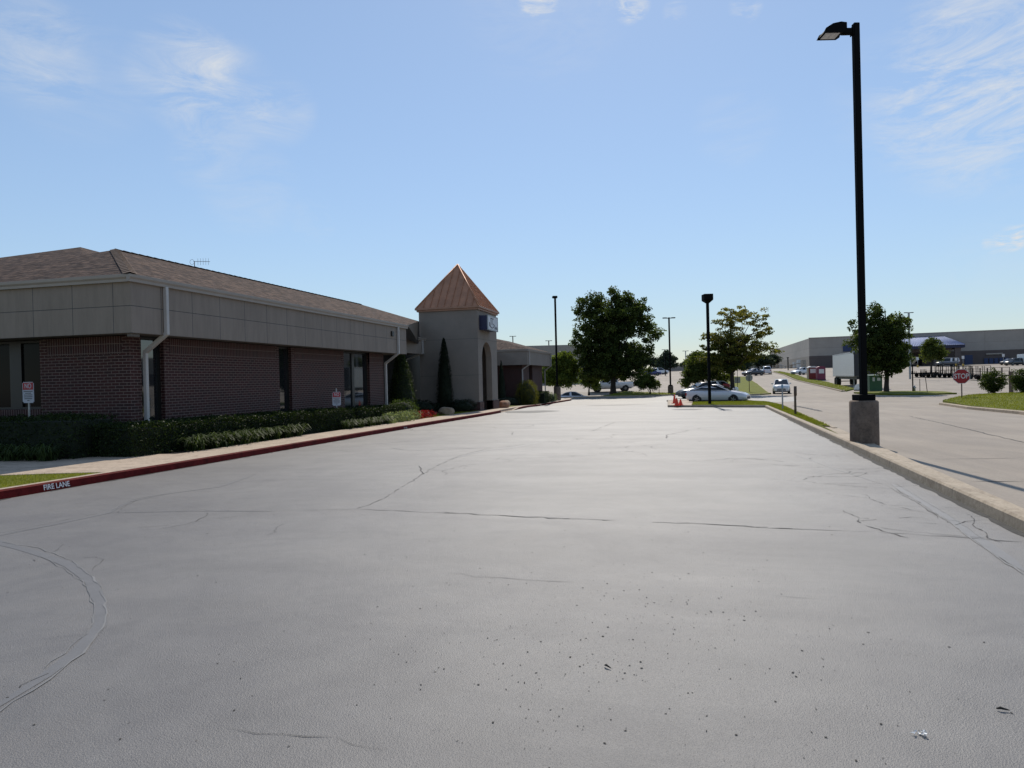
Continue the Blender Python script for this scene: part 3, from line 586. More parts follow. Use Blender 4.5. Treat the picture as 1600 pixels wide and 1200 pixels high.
def window(x, y0, y1, z0, z1, axis='x', mull=(), gl='glass'):
    fr = MB(); e = .05
    if axis == 'x':
        g = bpart(_box((x-.02, y0, z0), (x, y1, z1)), 'window', M[gl])
        for a, b in ((y0, y0+e), (y1-e, y1)) + tuple(mull): fr.box((x-.03, a, z0), (x+.04, b, z1))
        fr.box((x-.03, y0, z0), (x+.037, y1, z0+e)); fr.box((x-.03, y0, z1-e), (x+.037, y1, z1))
    else:
        g = bpart(_box((y0, x, z0), (y1, x+.02, z1)), 'window', M[gl])
        for a, b in ((y0, y0+e), (y1-e, y1)) + tuple(mull): fr.box((a, x-.04, z0), (b, x+.03, z1))
        fr.box((y0, x-.037, z0), (y1, x+.03, z0+e)); fr.box((y0, x-.037, z1-e), (y1, x+.03, z1))
    f = fr.build('window_frame', M['darkframe'], g); f.data.transform(Matrix.Translation(-BO)); return g
def _box(a, b, mi=0): mb = MB(); mb.box(a, b, mi); return mb
window(-12.15, 13.85, 14.58, -.1, ZS); window(-12.14, 19.58, 20.28, -.1, ZS); window(-12.15, 23.88, 26.08, -.1, ZS, mull=((24.75, 24.95),))
window(13.80, -18.6, -14.46, .99, ZS, 'y', ((-15.62, -15.28), (-17.1, -16.95)), 'dimglass')  # front glass coloured darker and duller in place of dark mirrored surroundings
# inner box, soffit, fascia, gutters
mb = MB(); mb.box((-26, 14.1, -.4), (-12.36, 27.4, 2.7)); mb.box((-26, 27.4, -.4), (-15.2, 45, 3.6)); bpart(mb, 'inner_wall', M['darkframe'])
mb = MB(); mb.box((-26, YF+.04, ZS+.02), (XF-.04, 28.5, ZS+.06)); mb.box((-17, 28.5, 2.96), (-13.95, 37.5, 3.0)); bpart(mb, 'soffit', M['soffit'])
mb = MB()
def panel_box(a, b, y0=0, z0=0):
    r = bmesh.ops.create_cube(mb.bm, size=1)['verts']; a, b = Vector(a), Vector(b)
    for v in r: v.co = Vector(((a.x+b.x)/2+v.co.x*(b.x-a.x), (a.y+b.y)/2+v.co.y*(b.y-a.y), (a.z+b.z)/2+v.co.z*(b.z-a.z)))
    for f in {f for v in r for f in v.link_faces}:
        f.normal_update()
        for l in f.loops:
            c = l.vert.co; l[mb.uv].uv = ((c.y-y0, c.z-z0) if abs(f.normal.x) > .5 else (c.x-y0, c.z-z0) if abs(f.normal.y) > .5 else (c.x+.3, .3))
panel_box((XF-.06, YF, ZS), (XF, 28.5, ZT-.06), 13.82-1.055*20, ZS); panel_box((-26, YF, ZS+.001), (XF-.06, YF+.06, ZT-.06), -12.517-1.075*20, ZS)
bpart(mb, 'fascia', M['panel'])
mb = MB(); panel_box((XF-2.6, 28.5, ZS+.002), (XF-.001, 28.56, ZT-.06), 0, ZS); bpart(mb, 'fascia', M['stucco'])
mb = MB(); panel_box((-13.96, 28.56, 2.95), (-13.9, 37.5, 3.72), 0, 2.95); bpart(mb, 'fascia', M['stucco'])
mb = MB()                                                       # ogee gutters
def gutter(p, q, out):
    p, q, out = Vector(p), Vector(q), Vector(out); pr = [(0, -.02), (.07, -.02), (.075, .035), (.105, .075), (.11, .13), (.10, .13), (0, .118)]
    A = [p+out*a+Vector((0, 0, z)) for a, z in pr]; mb.prism(A, q-p)
gutter((XF, YF-.11, 3.72), (XF, 28.6, 3.72), (1, 0, 0)); gutter((-26, YF, 3.721), (XF+.0, YF, 3.721), (0, -1, 0)); gutter((-13.9, 28.6, 3.72), (-13.9, 37.5, 3.72), (1, 0, 0))
bpart(mb, 'gutter', M['gutter'])
def downspout(x, y, ztop, zel, xw, zb, zoff=.35, sz=.085):
    mb = MB(); s = sz/2
    for (a, b) in (((x+s+.01, y, ztop), (x+s+.01, y, zel)), ((xw+s+.01, y, zel-zoff), (xw+s+.01, y, zb))):
        mb.box((a[0]-s, y-s*1.1, b[2]), (a[0]+s, y+s*1.1, a[2]), bev=.008)
    A, B = Vector((x+s+.01, y, zel+.03)), Vector((xw+s+.01, y, zel-zoff-.03)); dd = (B-A).normalized(); up = Vector((dd.z, 0, -dd.x)).normalized()
    pts = [A+up*s+Vector((0, -s*1.09, 0)), A-up*s+Vector((0, -s*1.09, 0)), A-up*s+Vector((0, s*1.09, 0)), A+up*s+Vector((0, s*1.09, 0))]; mb.prism(pts, B-A)
    for z in (ztop-.3, zb+.7): mb.box((min(x, xw)+.0 if z > zel else xw, y-s*1.4, z), ((x if z > zel else xw)+sz+.018, y+s*1.4, z+.025)) if z < zel else None
    return bpart(mb, 'downspout', M['spout'])
downspout(XF, 13.92, 3.71, 2.62, XW, -.05); downspout(XF, 27.55, 3.71, 2.6, XW, -.2); downspout(-13.9, 37.05, 3.71, 2.98, -14.9, -.2, .3)
mb = MB(); mb.box((XF, 26.9, 3.3), (XF+.07, 27.1, 3.5)); bpart(mb, 'flood_lamp', M['darkframe'])
mb = MB(); mb.box((XF-.16, YF+.05, ZS-.07), (XF-.06, YF+.3, ZS+.01)); bpart(mb, 'soffit_lamp', M['soffit'])
# roofs
def slope(mb, pts, eave_dir, updir):
    e = Vector(eave_dir).normalized(); u = Vector(updir).normalized(); mb.face([Vector(p) for p in pts], 0, [(Vector(p).dot(e), Vector(p).dot(u)) for p in pts])
K_ = (5.34-3.87)/4; ZE = 3.87; XE, YE = XF+.06, YF-.06
up_x = Vector((-1, 0, K_)); up_y = Vector((0, 1, K_))
mb = MB()
slope(mb, [(XE, YE, ZE), (XE, 28.62, ZE), (-14.15, 37.4, 4.8), (-15.4, 32.7, 5.34), (-15.4, 16.9, 5.34)], (0, 1, 0), up_x)
slope(mb, [(-19.4, YE, ZE), (XE, YE, ZE), (-15.4, 16.9, 5.34)], (1, 0, 0), up_y)
slope(mb, [(-19.4, YE, ZE), (-15.4, 16.9, 5.34), (-15.4, 32.7, 5.34), (-19.4, 32.7, ZE)], (0, 1, 0), (1, 0, K_))
mb.face([(XE, 28.62, ZE), (-14.15, 37.4, 4.8), (-14.15, 37.4, 3.5), (XE-.5, 28.63, 3.5)], 2)  # closing face coloured dark to paint the triangular shadow under the roof
slope(mb, [(-13.84, 28.6, 3.86), (-13.84, 37.48, 3.86), (-15.6, 37.48, 4.3), (-15.6, 28.6, 4.3)], (0, 1, 0), (-1, 0, .25))
mb.face([(XE, YE, ZE-.03), (XE, 28.62, ZE-.03), (XE, 28.62, ZE), (XE, YE, ZE)], 1); mb.face([(-26, YE, ZE-.03), (XE, YE, ZE-.03), (XE, YE, ZE), (-26, YE, ZE)], 1)
for a, b in (((XE, YE, ZE), (-15.4, 16.9, 5.34)), ((-15.4, 16.9, 5.34), (-15.4, 32.7, 5.34))):    # hip and ridge caps
    A, B = Vector(a), Vector(b); t = (B-A).normalized(); s_ = t.cross(Vector((0, 0, 1))).normalized()*.14; n = int((B-A).length/.3)
    for i in range(n):
        p = A.lerp(B, i/n); q = A.lerp(B, (i+1.25)/n); h0, h1 = Vector((0, 0, .035)), Vector((0, 0, .02)); dn = Vector((0, 0, -.045))
        for sg in (1, -1):
            pts = [p+h0, q+h1, q+h1+s_*sg+dn, p+h0+s_*sg+dn]; mb.face(pts, 3, [(0, i*.3), (0, i*.3+.12), (.1, i*.3+.12), (.1, i*.3)])
K2 = .325; pk = Vector((-20.5, 20.9, 6.46))
for a, b, e, u in (((-28.5, 12.93, ZE-.01), (-12.5, 12.93, ZE-.01), (1, 0, 0), (0, 1, K2)), ((-12.5, 12.93, ZE-.01), (-12.5, 28.9, ZE-.01), (0, 1, 0), (-1, 0, K2)), ((-12.5, 28.9, ZE-.01), (-28.5, 28.9, ZE-.01), (1, 0, 0), (0, -1, K2)), ((-28.5, 28.9, ZE-.01), (-28.5, 12.93, ZE-.01), (0, 1, 0), (1, 0, K2))): slope(mb, [a, b, pk], e, u)
rf = bpart(mb, 'roof', [M['shingle'], M['gutter'], M['darkframe'], M['cap']])
# entrance tower
TX0, TX1, TY0, TY1, TZ = -14.2, -10.8, 37.5, 41.6, 5.32
tw = MB(); zb = -.5; ta = .34; yc, hw, zsp = 39.28, 1.02, 2.62; ztop = 3.60
tw.box((TX0, TY0, zb), (TX1-ta, TY0+.3, TZ)); tw.box((TX0, TY1-.3, zb), (TX1-ta, TY1, TZ))
tw.box((TX1-ta, TY0, zb), (TX1, yc-hw, TZ)); tw.box((TX1-ta, yc+hw, zb), (TX1, TY1, TZ))
arc = [(yc-hw*math.cos(t), zsp+(ztop-zsp)*math.sin(t)) for t in np.linspace(0, math.pi, 19)]
for (ya, za), (yb, zc) in zip(arc[:-1], arc[1:]):
    f = [(TX1, ya, za), (TX1, yb, zc), (TX1, yb, TZ), (TX1, ya, TZ)]; tw.face(f); tw.face([(x-ta, y, z) for x, y, z in f])
    tw.face([(TX1, ya, za), (TX1-ta, ya, za), (TX1-ta, yb, zc), (TX1, yb, zc)])
tw.box((TX0-.1, TY0+.3, 3.75), (TX1-ta, TY1-.3, 3.82)); tw.box((-11.9, TY0+.3, zb), (-11.75, TY1-.3, 3.75))
tower = bpart(tw, 'tower', M['stucco'])
sm = MB()
for z in (1.72, 3.72): sm.box((TX0+.005, TY0-.004, z), (TX1+.004, TY0+.01, z+.018)); sm.box((TX1-.01, TY0-.003, z), (TX1+.004, (yc-hw) if z < 2 else TY1, z+.018))
bpart(sm, 'control_joint', M['soffit'], tower)
bb = MB()
bb.box((TX1-ta-.02, TY0-.06, zb), (TX1+.06, yc-hw, .24)); bb.box((TX0, TY0-.06, zb), (TX1-ta-.018, TY0+.05, .239)); bpart(bb, 'brick_base', M['brick'], tower)
bb = MB(); bb.box((TX1-ta-.02, yc+hw, zb), (TX1+.06, TY1+.06, .24)); bpart(bb, 'brick_base', M['brick'], tower)
cr_ = MB(); cr_.box((TX0-.09, TY0-.09, TZ), (TX1+.09, TY1+.09, TZ+.17)); cr_.box((TX0-.17, TY0-.17, TZ+.10), (TX1+.17, TY1+.17, TZ+.20)); bpart(cr_, 'tower_cornice', M['coppertrim'], tower)
pr = MB(); c0 = [Vector((TX0-.12, TY0-.12, TZ+.2)), Vector((TX1+.12, TY0-.12, TZ+.2)), Vector((TX1+.12, TY1+.12, TZ+.2)), Vector((TX0-.12, TY1+.12, TZ+.2))]; ap = Vector((-12.5, 39.55, 8.2))
for i in range(4):
    A, B = c0[i], c0[(i+1) % 4]; pr.face([A, B, ap]); mid = (A+B)/2; up = (ap-mid); Lh = up.length; up.normalize(); e = (B-A).normalized(); half = (B-A).length/2; nrm = e.cross(up).normalized()
    k = -half+.02
    while k < half:
        ln = Lh*(1-abs(k)/half)-.02
        if ln > .1:
            p = mid+e*k; w2 = e*.012; q = p+up*ln; o_ = nrm*.045
            pr.face([p-w2+o_, q-w2+o_, q+w2+o_, p+w2+o_]); pr.face([p-w2, q-w2, q-w2+o_, p-w2+o_]); pr.face([p+w2, q+w2, q+w2+o_, p+w2+o_]); pr.face([p-w2, p-w2+o_, p+w2+o_, p+w2])
        k += .405
    pr.tube([A, ap], .045, 6)
bpart(pr, 'tower_roof', M['copper'], tower)
# far wing
mb = MB(); panel_box((-11.96, 55.5, 2.6), (-11.9, 66, 3.75), 0, 2.6); panel_box((-20, 55.5, 2.601), (-11.96, 55.56, 3.75), 0, 2.6); panel_box((-20, 66, 2.601), (-11.9, 66.06, 3.75), 0, 2.6); bpart(mb, 'fascia', M['stucco'])
mb = MB(); gutter((-11.9, 55.39, 3.72), (-11.9, 66.1, 3.72), (1, 0, 0)); gutter((-20, 55.5, 3.721), (-11.9, 55.5, 3.721), (0, -1, 0)); bpart(mb, 'gutter', M['gutter'])
mb = MB(); mb.box((-20, 56.1, -.8), (-12.5, 56.4, 2.62)); mb.box((-12.84, 56.4, -.8), (-12.5, 58.8, 2.62)); mb.box((-12.84, 60.2, -.8), (-12.5, 64.6, 2.62)); bpart(mb, 'brick_wall', [M['brick']])
mb = MB(); mb.box((-20, 45, -.7), (-14.6, 56.1, 3.6)); bpart(mb, 'brick_wall', M['brick'])
window(-12.78, 58.8, 60.2, -.7, 2.62); window(-12.78, 64.6, 65.4, -.7, 2.62)
mb = MB(); mb.box((-20, 56.4, -.7), (-12.9, 65.4, 2.7)); bpart(mb, 'inner_wall', M['darkframe'])
mb = MB(); mb.box((-20, 55.55, 2.62), (-11.95, 66, 2.66)); bpart(mb, 'soffit', M['soffit'])
mb = MB(); slope(mb, [(-11.84, 55.44, 3.87), (-11.84, 66.1, 3.87), (-15.9, 66.1, 5.1), (-15.9, 59.5, 5.1)], (0, 1, 0), (-1, 0, .3)); slope(mb, [(-20, 55.44, 3.87), (-11.84, 55.44, 3.87), (-15.9, 59.5, 5.1)], (1, 0, 0), (0, 1, .3))
slope(mb, [(-20, 55.44, 3.87), (-15.9, 59.5, 5.1), (-15.9, 66.1, 5.1), (-20, 66.1, 3.87)], (0, 1, 0), (1, 0, .3))
slope(mb, [(-14.6, 41, 3.9), (-14.6, 58.5, 3.9), (-18.5, 58.5, 5.2), (-18.5, 41, 5.2)], (0, 1, 0), (-1, 0, .3)); bpart(mb, 'roof', [M['shingle']])
downspout(-11.9, 56.0, 3.71, 2.6, -12.5, -.5); downspout(-11.9, 65.7, 3.71, 2.6, -12.5, -.5)

# sign cabinet on the tower
sg = empty('lightbox_sign', (-10.8, 38.9, 4.6), 0, 'white faced box sign with blue sides on the copper roofed tower', 'sign')
SO = Vector((-10.8, 38.9, 4.6))
def spart(mb, n, m, par=None):
    o = mb.build(n, m, par or sg); o.data.transform(Matrix.Translation(-SO)); return o
mb = MB(); mb.box((-10.80, 37.85, 4.22), (-10.32, 40.0, 5.02), bev=.01); cab = spart(mb, 'cabinet', M['signblue'])
mb = MB(); mb.box((-10.32, 37.87, 4.24), (-10.30, 39.98, 5.0)); fc = spart(mb, 'sign_face', M['whitem'])
mb = MB()
for a, b in (((37.85, 4.20), (40.0, 4.26)), ((37.85, 4.98), (40.0, 5.04)), ((37.83, 4.20), (37.89, 5.04)), ((39.96, 4.20), (40.02, 5.04))): mb.box((-10.34, a[0], a[1]), (-10.285, b[0], b[1]))
spart(mb, 'retainer_frame', M['steel'])
fm = lambda y, z: face_mat((-10.2985-SO.x, y-SO.y, z-SO.z), (0, 1, 0), (0, 0, 1))
text('logo_lettering', 'ITC', .56, M['dkgrey'], fc, fm(38.75, 4.70), .002, .8); text('logo_lettering', 'a', .5, M['dkgrey'], fc, fm(38.22, 4.58), .002, .8)
mb = MB(); pts = [(-10.297, 38.72+.55*math.cos(t), 4.66+.30*math.sin(t)) for t in np.linspace(R_(185), R_(340), 16)]; mb.tube(pts, .022, 6); spart(mb, 'logo_arc', M['dkgrey'], fc)
mb = MB()
for i in range(5): mb.box((-10.2985, 39.28+i*.13, 4.32), (-10.296, 39.36+i*.13, 4.44+.05*(i % 2)))
spart(mb, 'small_lettering', M['dkgrey'], fc)
# antenna on the ridge
an = at(304, 419, 24.2); ao = empty('roof_antenna', (an.x, an.y, an.z-.15), R_(13), 'thin metal television antenna standing on the shingle ridge', 'antenna')
mb = MB(); mb.tube([(0, 0, 0), (0, 0, .38)], .014, 6); mb.build('mast', M['dkgrey'], ao)
mb = MB(); mb.tube([(-.03, 0, .38), (.53, 0, .36)], .008, 6)
for x in (.12, .21, .3, .39, .48): mb.tube([(x, 0, .25), (x, 0, .48)], .004, 5)
mb.build('boom', M['dkgrey'], ao)
mb = MB(); mb.tube([(-.08+.075*math.cos(t), 0, .36+.085*math.sin(t)) for t in np.linspace(0, 6.283, 15)], .005, 5, cap=False); mb.build('loop', M['dkgrey'], ao)

# ------------------------------------------------------------------ vegetation helpers
def leaf_cloud(centers, per, rad, size, tone_c=None, flat=.75, asp=.55):
    n = len(centers)*per; C = np.repeat(np.asarray(centers), per, 0); d = RNG.normal(0, 1, (n, 3)); d /= np.linalg.norm(d, axis=1)[:, None]; rr = np.repeat(np.broadcast_to(rad, len(centers)), per)*RNG.random(n)**.45
    p = C + d*rr[:, None]*np.array([1, 1, flat]); a = RNG.normal(0, 1, (n, 3)); a /= np.linalg.norm(a, axis=1)[:, None]; b = np.cross(a, RNG.normal(0, 1, (n, 3))); b /= np.linalg.norm(b, axis=1)[:, None]
    s = size*RNG.uniform(.6, 1.25, n)[:, None]; V = np.stack([p-a*s*.5, p+b*s*asp*.5, p+a*s*.5, p-b*s*asp*.5], 1).reshape(-1, 3)
    t = np.repeat(np.broadcast_to(tone_c if tone_c is not None else .5, len(centers)), per) + RNG.normal(0, .16, n)
    return V, np.arange(4*n).reshape(-1, 4), np.repeat(np.clip(t, 0, 1), 4)
def tree(name, label, u0, v0, pos, pxm, lobes, leaf, n_cl, per, lsize, crad, trunk_r, limbs=9, group=None, cat='tree', fork=.35, squash=.8, tonef=None, multi=0, flat=.75):
    """lobes: crown masses measured as (u, v, half width, half height) beside the trunk foot (u0, v0); each gets the depth of its width"""
    root = empty(name, pos, math.atan2(R0.y, R0.x), label, cat, group); rr = random.Random(int(u0*7+v0)); nr = np.random.default_rng(int(u0*3+v0))
    L = [((u-u0)/pxm, 0, (v0-v)/pxm, a/pxm, b/pxm) for u, v, a, b in lobes]; tot = sum(l[3]*l[3]*l[4] for l in L); C = []; Rr = []
    for i, l in enumerate(L):
        k = max(3, int(n_cl*(l[3]*l[3]*l[4])/tot)); dy = rr.uniform(-.35, .35)*l[3] if i else 0; ph = nr.uniform(0, 6.28, 6)
        d = nr.normal(0, 1, (k, 3)); d /= np.linalg.norm(d, axis=1)[:, None]; r = nr.random(k)**(1/2.4)
        th = np.arctan2(d[:, 2], d[:, 0]); bumpy = 1 + .10*np.sin(5*th+ph[0]+2*d[:, 1]) + .08*np.sin(9*th+ph[1]) + .08*np.sin(6*d[:, 1]*3+ph[2])
        C.append(np.stack([l[0]+d[:, 0]*r*bumpy*l[3]*.93, dy+d[:, 1]*r*bumpy*l[3]*squash, l[2]+d[:, 2]*r*bumpy*l[4]*.95], 1))
    C = np.concatenate(C); tone = np.clip(nr.normal(.4, .2, len(C)), 0, 1)
    if tonef: tone = np.clip(tone + np.array([tonef(*c) for c in C]), 0, 1)
    V, Fc, T = leaf_cloud(C, per, crad*nr.uniform(.6, 1.3, len(C)), lsize, tone, flat); npmesh('crown', V, Fc, M[leaf], root, T)
    zc = np.mean([l[2] for l in L]); ztop = max(l[2]+l[4]*.5 for l in L); zbot = min(l[2]-l[4] for l in L); zf = max(.25*zc, zbot*.9 if not multi else .15)
    mb = MB()
    if multi:
        for i in range(multi):
            a = 6.28*i/multi+.5; e = C[rr.randrange(len(C))]; mb.tube([(.05*math.cos(a), .05*math.sin(a), -.15), (e[0]*.3, e[1]*.3, zf+.2*e[2]), (e[0]*.7, e[1]*.7, e[2]*.7)], [trunk_r, trunk_r*.8, trunk_r*.35], 7)
    else:
        lean = rr.uniform(-.1, .1); mb.tube([(0, 0, -.3), (0, 0, .05), (lean*.3, 0, zf*.5), (lean, 0, zf), (lean*1.5, 0, zc), (lean, .1, ztop)], [trunk_r*1.7, trunk_r*1.25, trunk_r, trunk_r*.9, trunk_r*.55, trunk_r*.12], 10)
    trunk = mb.build('trunk', M['bark'], root); lm = MB(); far = sorted(range(len(C)), key=lambda i: -abs(C[i][0]))[:max(1, len(C)//2)]
    for i in range(limbs):
        e = Vector(C[rr.choice(far)]); st = Vector((0, 0, zf+(zc-zf)*rr.random()*1.1)); m1 = st.lerp(e, .5)+Vector((rr.uniform(-.2, .2), rr.uniform(-.2, .2), rr.uniform(-.1, .3)))*trunk_r*3
        lm.tube([st, m1, e], [trunk_r*.42, trunk_r*.25, trunk_r*.08], 6)
        for _ in range(2):
            e2 = Vector(C[rr.randrange(len(C))]); 
            if (e2-m1).length < (e-st).length*.9: lm.tube([m1, m1.lerp(e2, .55)+Vector((0, 0, .05)), e2], [trunk_r*.18, trunk_r*.11, trunk_r*.05], 5)
    lm.build('limbs', M['bark'], root); return root
def hedge(name, label, a, b, depth_, h, leaf, size=.055, n=26000, group=None, z0=.1, rough=.09, cat='hedge'):
    a, b = Vector(a[:2]), Vector(b[:2]); Lg = (b-a).length; t = (b-a).normalized(); ang = math.atan2(t.y, t.x); c = (a+b)/2; z = gz(c.y)+z0
    root = empty(name, (c.x, c.y, z), ang, label, cat, group); slope_ = (gz(b.y)-gz(a.y))/Lg
    ar = [Lg*depth_, Lg*h, Lg*h, depth_*h, depth_*h]; tot = sum(ar); P_ = []
    for i, s in enumerate(ar):
        k = int(n*s/tot); x = RNG.uniform(-Lg/2, Lg/2, k); y = RNG.uniform(-depth_/2, depth_/2, k); zz = RNG.random(k)*h
        if i == 0: zz[:] = h
        elif i < 3: y[:] = depth_/2*(1 if i == 1 else -1)
        else: x[:] = Lg/2*(1 if i == 3 else -1)
        P_.append(np.stack([x, y, zz], 1))
    P_ = np.concatenate(P_); k = len(P_); x, y, zz = P_.T
    wob = .5*np.sin(x*2.3+y)+.5*np.sin(x*5.1+zz*4)*np.cos(zz*6+y*3); P_[:, 1] += np.sign(y)*wob*rough*.7*(np.abs(y) > depth_*.4); P_[:, 2] += wob*rough*.5*(zz > h*.8) + slope_*x; P_ += RNG.normal(0, rough*.35, (k, 3))
    V, Fc, T = leaf_cloud(P_, 1, .01, size, np.clip(RNG.normal(.4, .25, k), 0, 1)); npmesh('foliage', V, Fc, M[leaf], root, T)
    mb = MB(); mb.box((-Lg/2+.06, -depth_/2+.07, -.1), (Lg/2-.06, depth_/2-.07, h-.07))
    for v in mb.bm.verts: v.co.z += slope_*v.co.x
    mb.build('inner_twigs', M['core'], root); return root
def shrub(name, label, p, rx, rz, leaf, n=4000, size=.05, cone=False, group=None, cat='shrub', ry=None, core=True, jit=.12, pw=.85):
    root = empty(name, p, random.uniform(0, 3), label, cat, group); ry = ry or rx; d = RNG.normal(0, 1, (n, 3)); d /= np.linalg.norm(d, axis=1)[:, None]
    if cone:
        zz = RNG.random(n); r = rx*np.clip((1-zz)**pw*.92+.08*np.sin(zz*3.14), .03, 1)*(1+RNG.normal(0, jit, n)); a = RNG.uniform(0, 6.28, n); r *= 1+.10*np.sin(a*5+zz*14); Pp = np.stack([np.cos(a)*r, np.sin(a)*r, zz*rz*2], 1)
    else:
        q = 1+.09*np.sin(d[:, 0]*7+d[:, 2]*5)+.07*np.sin(d[:, 1]*11+d[:, 0]*4)+RNG.normal(0, jit, n)*.7; Pp = d*np.array([rx, ry, rz])*q[:, None]; Pp[:, 2] = np.abs(Pp[:, 2]+rz*.75)
    V, Fc, T = leaf_cloud(Pp, 1, .02, size, np.clip(RNG.normal(.42, .24, n), 0, 1)); npmesh('foliage', V, Fc, M[leaf], root, T)
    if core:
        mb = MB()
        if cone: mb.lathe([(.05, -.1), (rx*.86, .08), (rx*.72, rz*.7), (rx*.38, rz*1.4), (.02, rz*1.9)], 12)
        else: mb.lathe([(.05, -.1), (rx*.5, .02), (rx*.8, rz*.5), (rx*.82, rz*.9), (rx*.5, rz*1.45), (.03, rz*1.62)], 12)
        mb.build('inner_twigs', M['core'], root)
    return root
def strap_clump(name, label, p, r, h, leaf, n=150, wd=.012, group=None, cat='plant'):
    V = []; Fc = []; T = []
    for i in range(n):
        a = random.uniform(0, 6.28); ln = random.uniform(.5, 1.1); b0 = Vector((random.gauss(0, r*.22), random.gauss(0, r*.22), 0)); dx = Vector((math.cos(a), math.sin(a), 0)); sd_ = Vector((-dx.y, dx.x, 0))*wd; t = min(1, max(0, random.gauss(.45, .25))); k = len(V)
        P3 = [b0, b0+dx*r*.35*ln+Vector((0, 0, h*.75*ln)), b0+dx*r*.75*ln+Vector((0, 0, h*.95*ln)), b0+dx*r*1.15*ln+Vector((0, 0, h*.6*ln))]
        for j, q in enumerate(P3): ww = (1, 1, .8, .15)[j]; V += [q-sd_*ww, q+sd_*ww]; T += [t, t]
        for j in range(3): Fc.append((k+2*j, k+2*j+1, k+2*j+3, k+2*j+2))
    o = npmesh(name, V, Fc, M[leaf], None, T); o.location = p; return tag(o, label, cat, group)
def G(u, v, h=.12): p = hit(u, v, h); return Vector((p.x, p.y, gz(p.y)+h))

# beds along the building
hedge('hedge', 'long dark clipped hedge under the front windows behind the NO sign', (-26, 12.55), (-12.0, 12.50), 1.15, .86, 'hedge', n=30000, z0=.1)
hedge('hedge', 'long dark clipped hedge along the brick side wall', (-11.42, 12.35), (-11.45, 22.6), .95, .66, 'hedge', n=42000, z0=.1)
hedge('hedge', 'shorter clipped hedge before the paired side windows', (-11.45, 22.9), (-11.5, 27.3), .95, .62, 'hedge', n=17000, z0=.1)
for i in range(9):
    t = i/8; p = Vector((-10.68-.12*t+random.uniform(-.05, .05), 13.9+4.4*t, 0)); p.z = gz(p.y)+.12
    strap_clump('liriope_clump', 'arching green strap leaf clump in the row before the side hedge', p, .42, .36, 'liriope', 90, .015, 'strap leaf clumps along the walk')
for i in range(6):
    p = Vector((-12.3-.42*i, 11.62+random.uniform(-.05, .05), 0)); p.z = gz(p.y)+.12
    strap_clump('liriope_clump', 'strap leaf clump in the shade at the foot of the front hedge', p, .35, .34, 'liriope', 90, .011, 'shaded strap leaf clumps by the front walk')
for i in range(5):
    p = Vector((-10.75, 21.6+i*.75, 0)); p.z = gz(p.y)+.12
    strap_clump('liriope_clump', 'low loose strap leaf clump beside the pale variegated plants', p, .40, .32, 'liriope', 110, .011, 'low clumps before the short hedge')
for i, (u, v) in enumerate([(604, 663), (618, 661), (632, 659.5), (643, 657)]): shrub('variegated_plant', 'pale variegated bushy plant at the walk edge by the red flowers', G(u, v-1), .33, .22, 'pale', 900, .07, group='pale plants at the walk edge', cat='plant', core=False, jit=.25)
for i, (u, v) in enumerate([(649, 656), (658, 654.5), (666, 653.5)]): shrub('flowering_plant', 'bright red bedding flowers between the pale plants and the boulder', G(u, v-1), .36, .18, 'flowers', 800, .06, group='red bedding flowers', cat='flowers', core=False, jit=.25)
p = G(630, 652); shrub('round_shrub', 'small round light green shrub beside the corner downspout', Vector((-11.6, 28.3, gz(28)+.12)), .62, .46, 'boxw', 3600, .06)
shrub('conical_evergreen', 'broad conical green evergreen beside the brick wall end', Vector((-12.75, 31.2, gz(31)+.1)), .68, 1.62, 'cypress', 11000, .06, True, cat='evergreen', pw=.7)
shrub('conical_evergreen', 'tall slim dark evergreen against the grey tower', Vector((-12.55, 36.85, gz(36)+.1)), .46, 2.02, 'cypdark', 9000, .06, True, cat='evergreen', pw=.6)
shrub('low_shrub', 'low dark shrub at the foot of the slim evergreen', Vector((-11.5, 36.5, gz(36)+.1)), .7, .38, 'cypdark', 3000, .06); shrub('low_shrub', 'low dark shrub by the recessed entrance downspout', Vector((-13.4, 35.2, gz(36)+.1)), .9, .4, 'cypdark', 3600, .06)
shrub('slim_evergreen', 'very slim dark evergreen before the far wing fascia', Vector((-13.6, 53.6, gz(53)+.1)), .38, 1.75, 'cypdark', 3000, .07, True, cat='evergreen'); shrub('low_shrub', 'low dark planting along the far wing wall', Vector((-13.0, 52.5, gz(53)+.1)), 1.1, .4, 'cypdark', 3000, .07)
shrub('dome_shrub', 'large clipped yellow green dome shrub at the far wing', Vector((-11.75, 54.3, gz(54)+.1)), .80, 1.06, 'dome', 10000, .06)
hedge('box_hedge', 'square clipped dark hedge block right of the dome shrub', (-11.6, 57.6), (-11.75, 60.2), 1.3, .95, 'hedge', .07, 5000)
shrub('pale_grass_plant', 'pale feathery plant at the end of the far bed', Vector((-11.3, 61.8, gz(61)+.1)), .5, .45, 'pale', 1300, .08, cat='plant', jit=.25)
def boulder(label, p, sx, sy, sz, mat, seed):
    bm = bmesh.new(); bmesh.ops.create_icosphere(bm, subdivisions=3, radius=1); rr = np.random.default_rng(seed); pl = rr.normal(0, 1, (9, 3)); pl /= np.linalg.norm(pl, axis=1)[:, None]; dd = rr.uniform(.62, .95, 9)
    for v in bm.verts:
        for n_, d_ in zip(pl, dd):
            k = v.co.dot(Vector(n_)); 
            if k > d_: v.co -= Vector(n_)*(k-d_)
        v.co = Vector((v.co.x*sx, v.co.y*sy, v.co.z*sz+sz*.55))
    me = bpy.data.meshes.new('boulder'); bm.to_mesh(me); bm.free(); o = link('boulder', me, mat); o.location = p; tag(o, label, 'boulder')
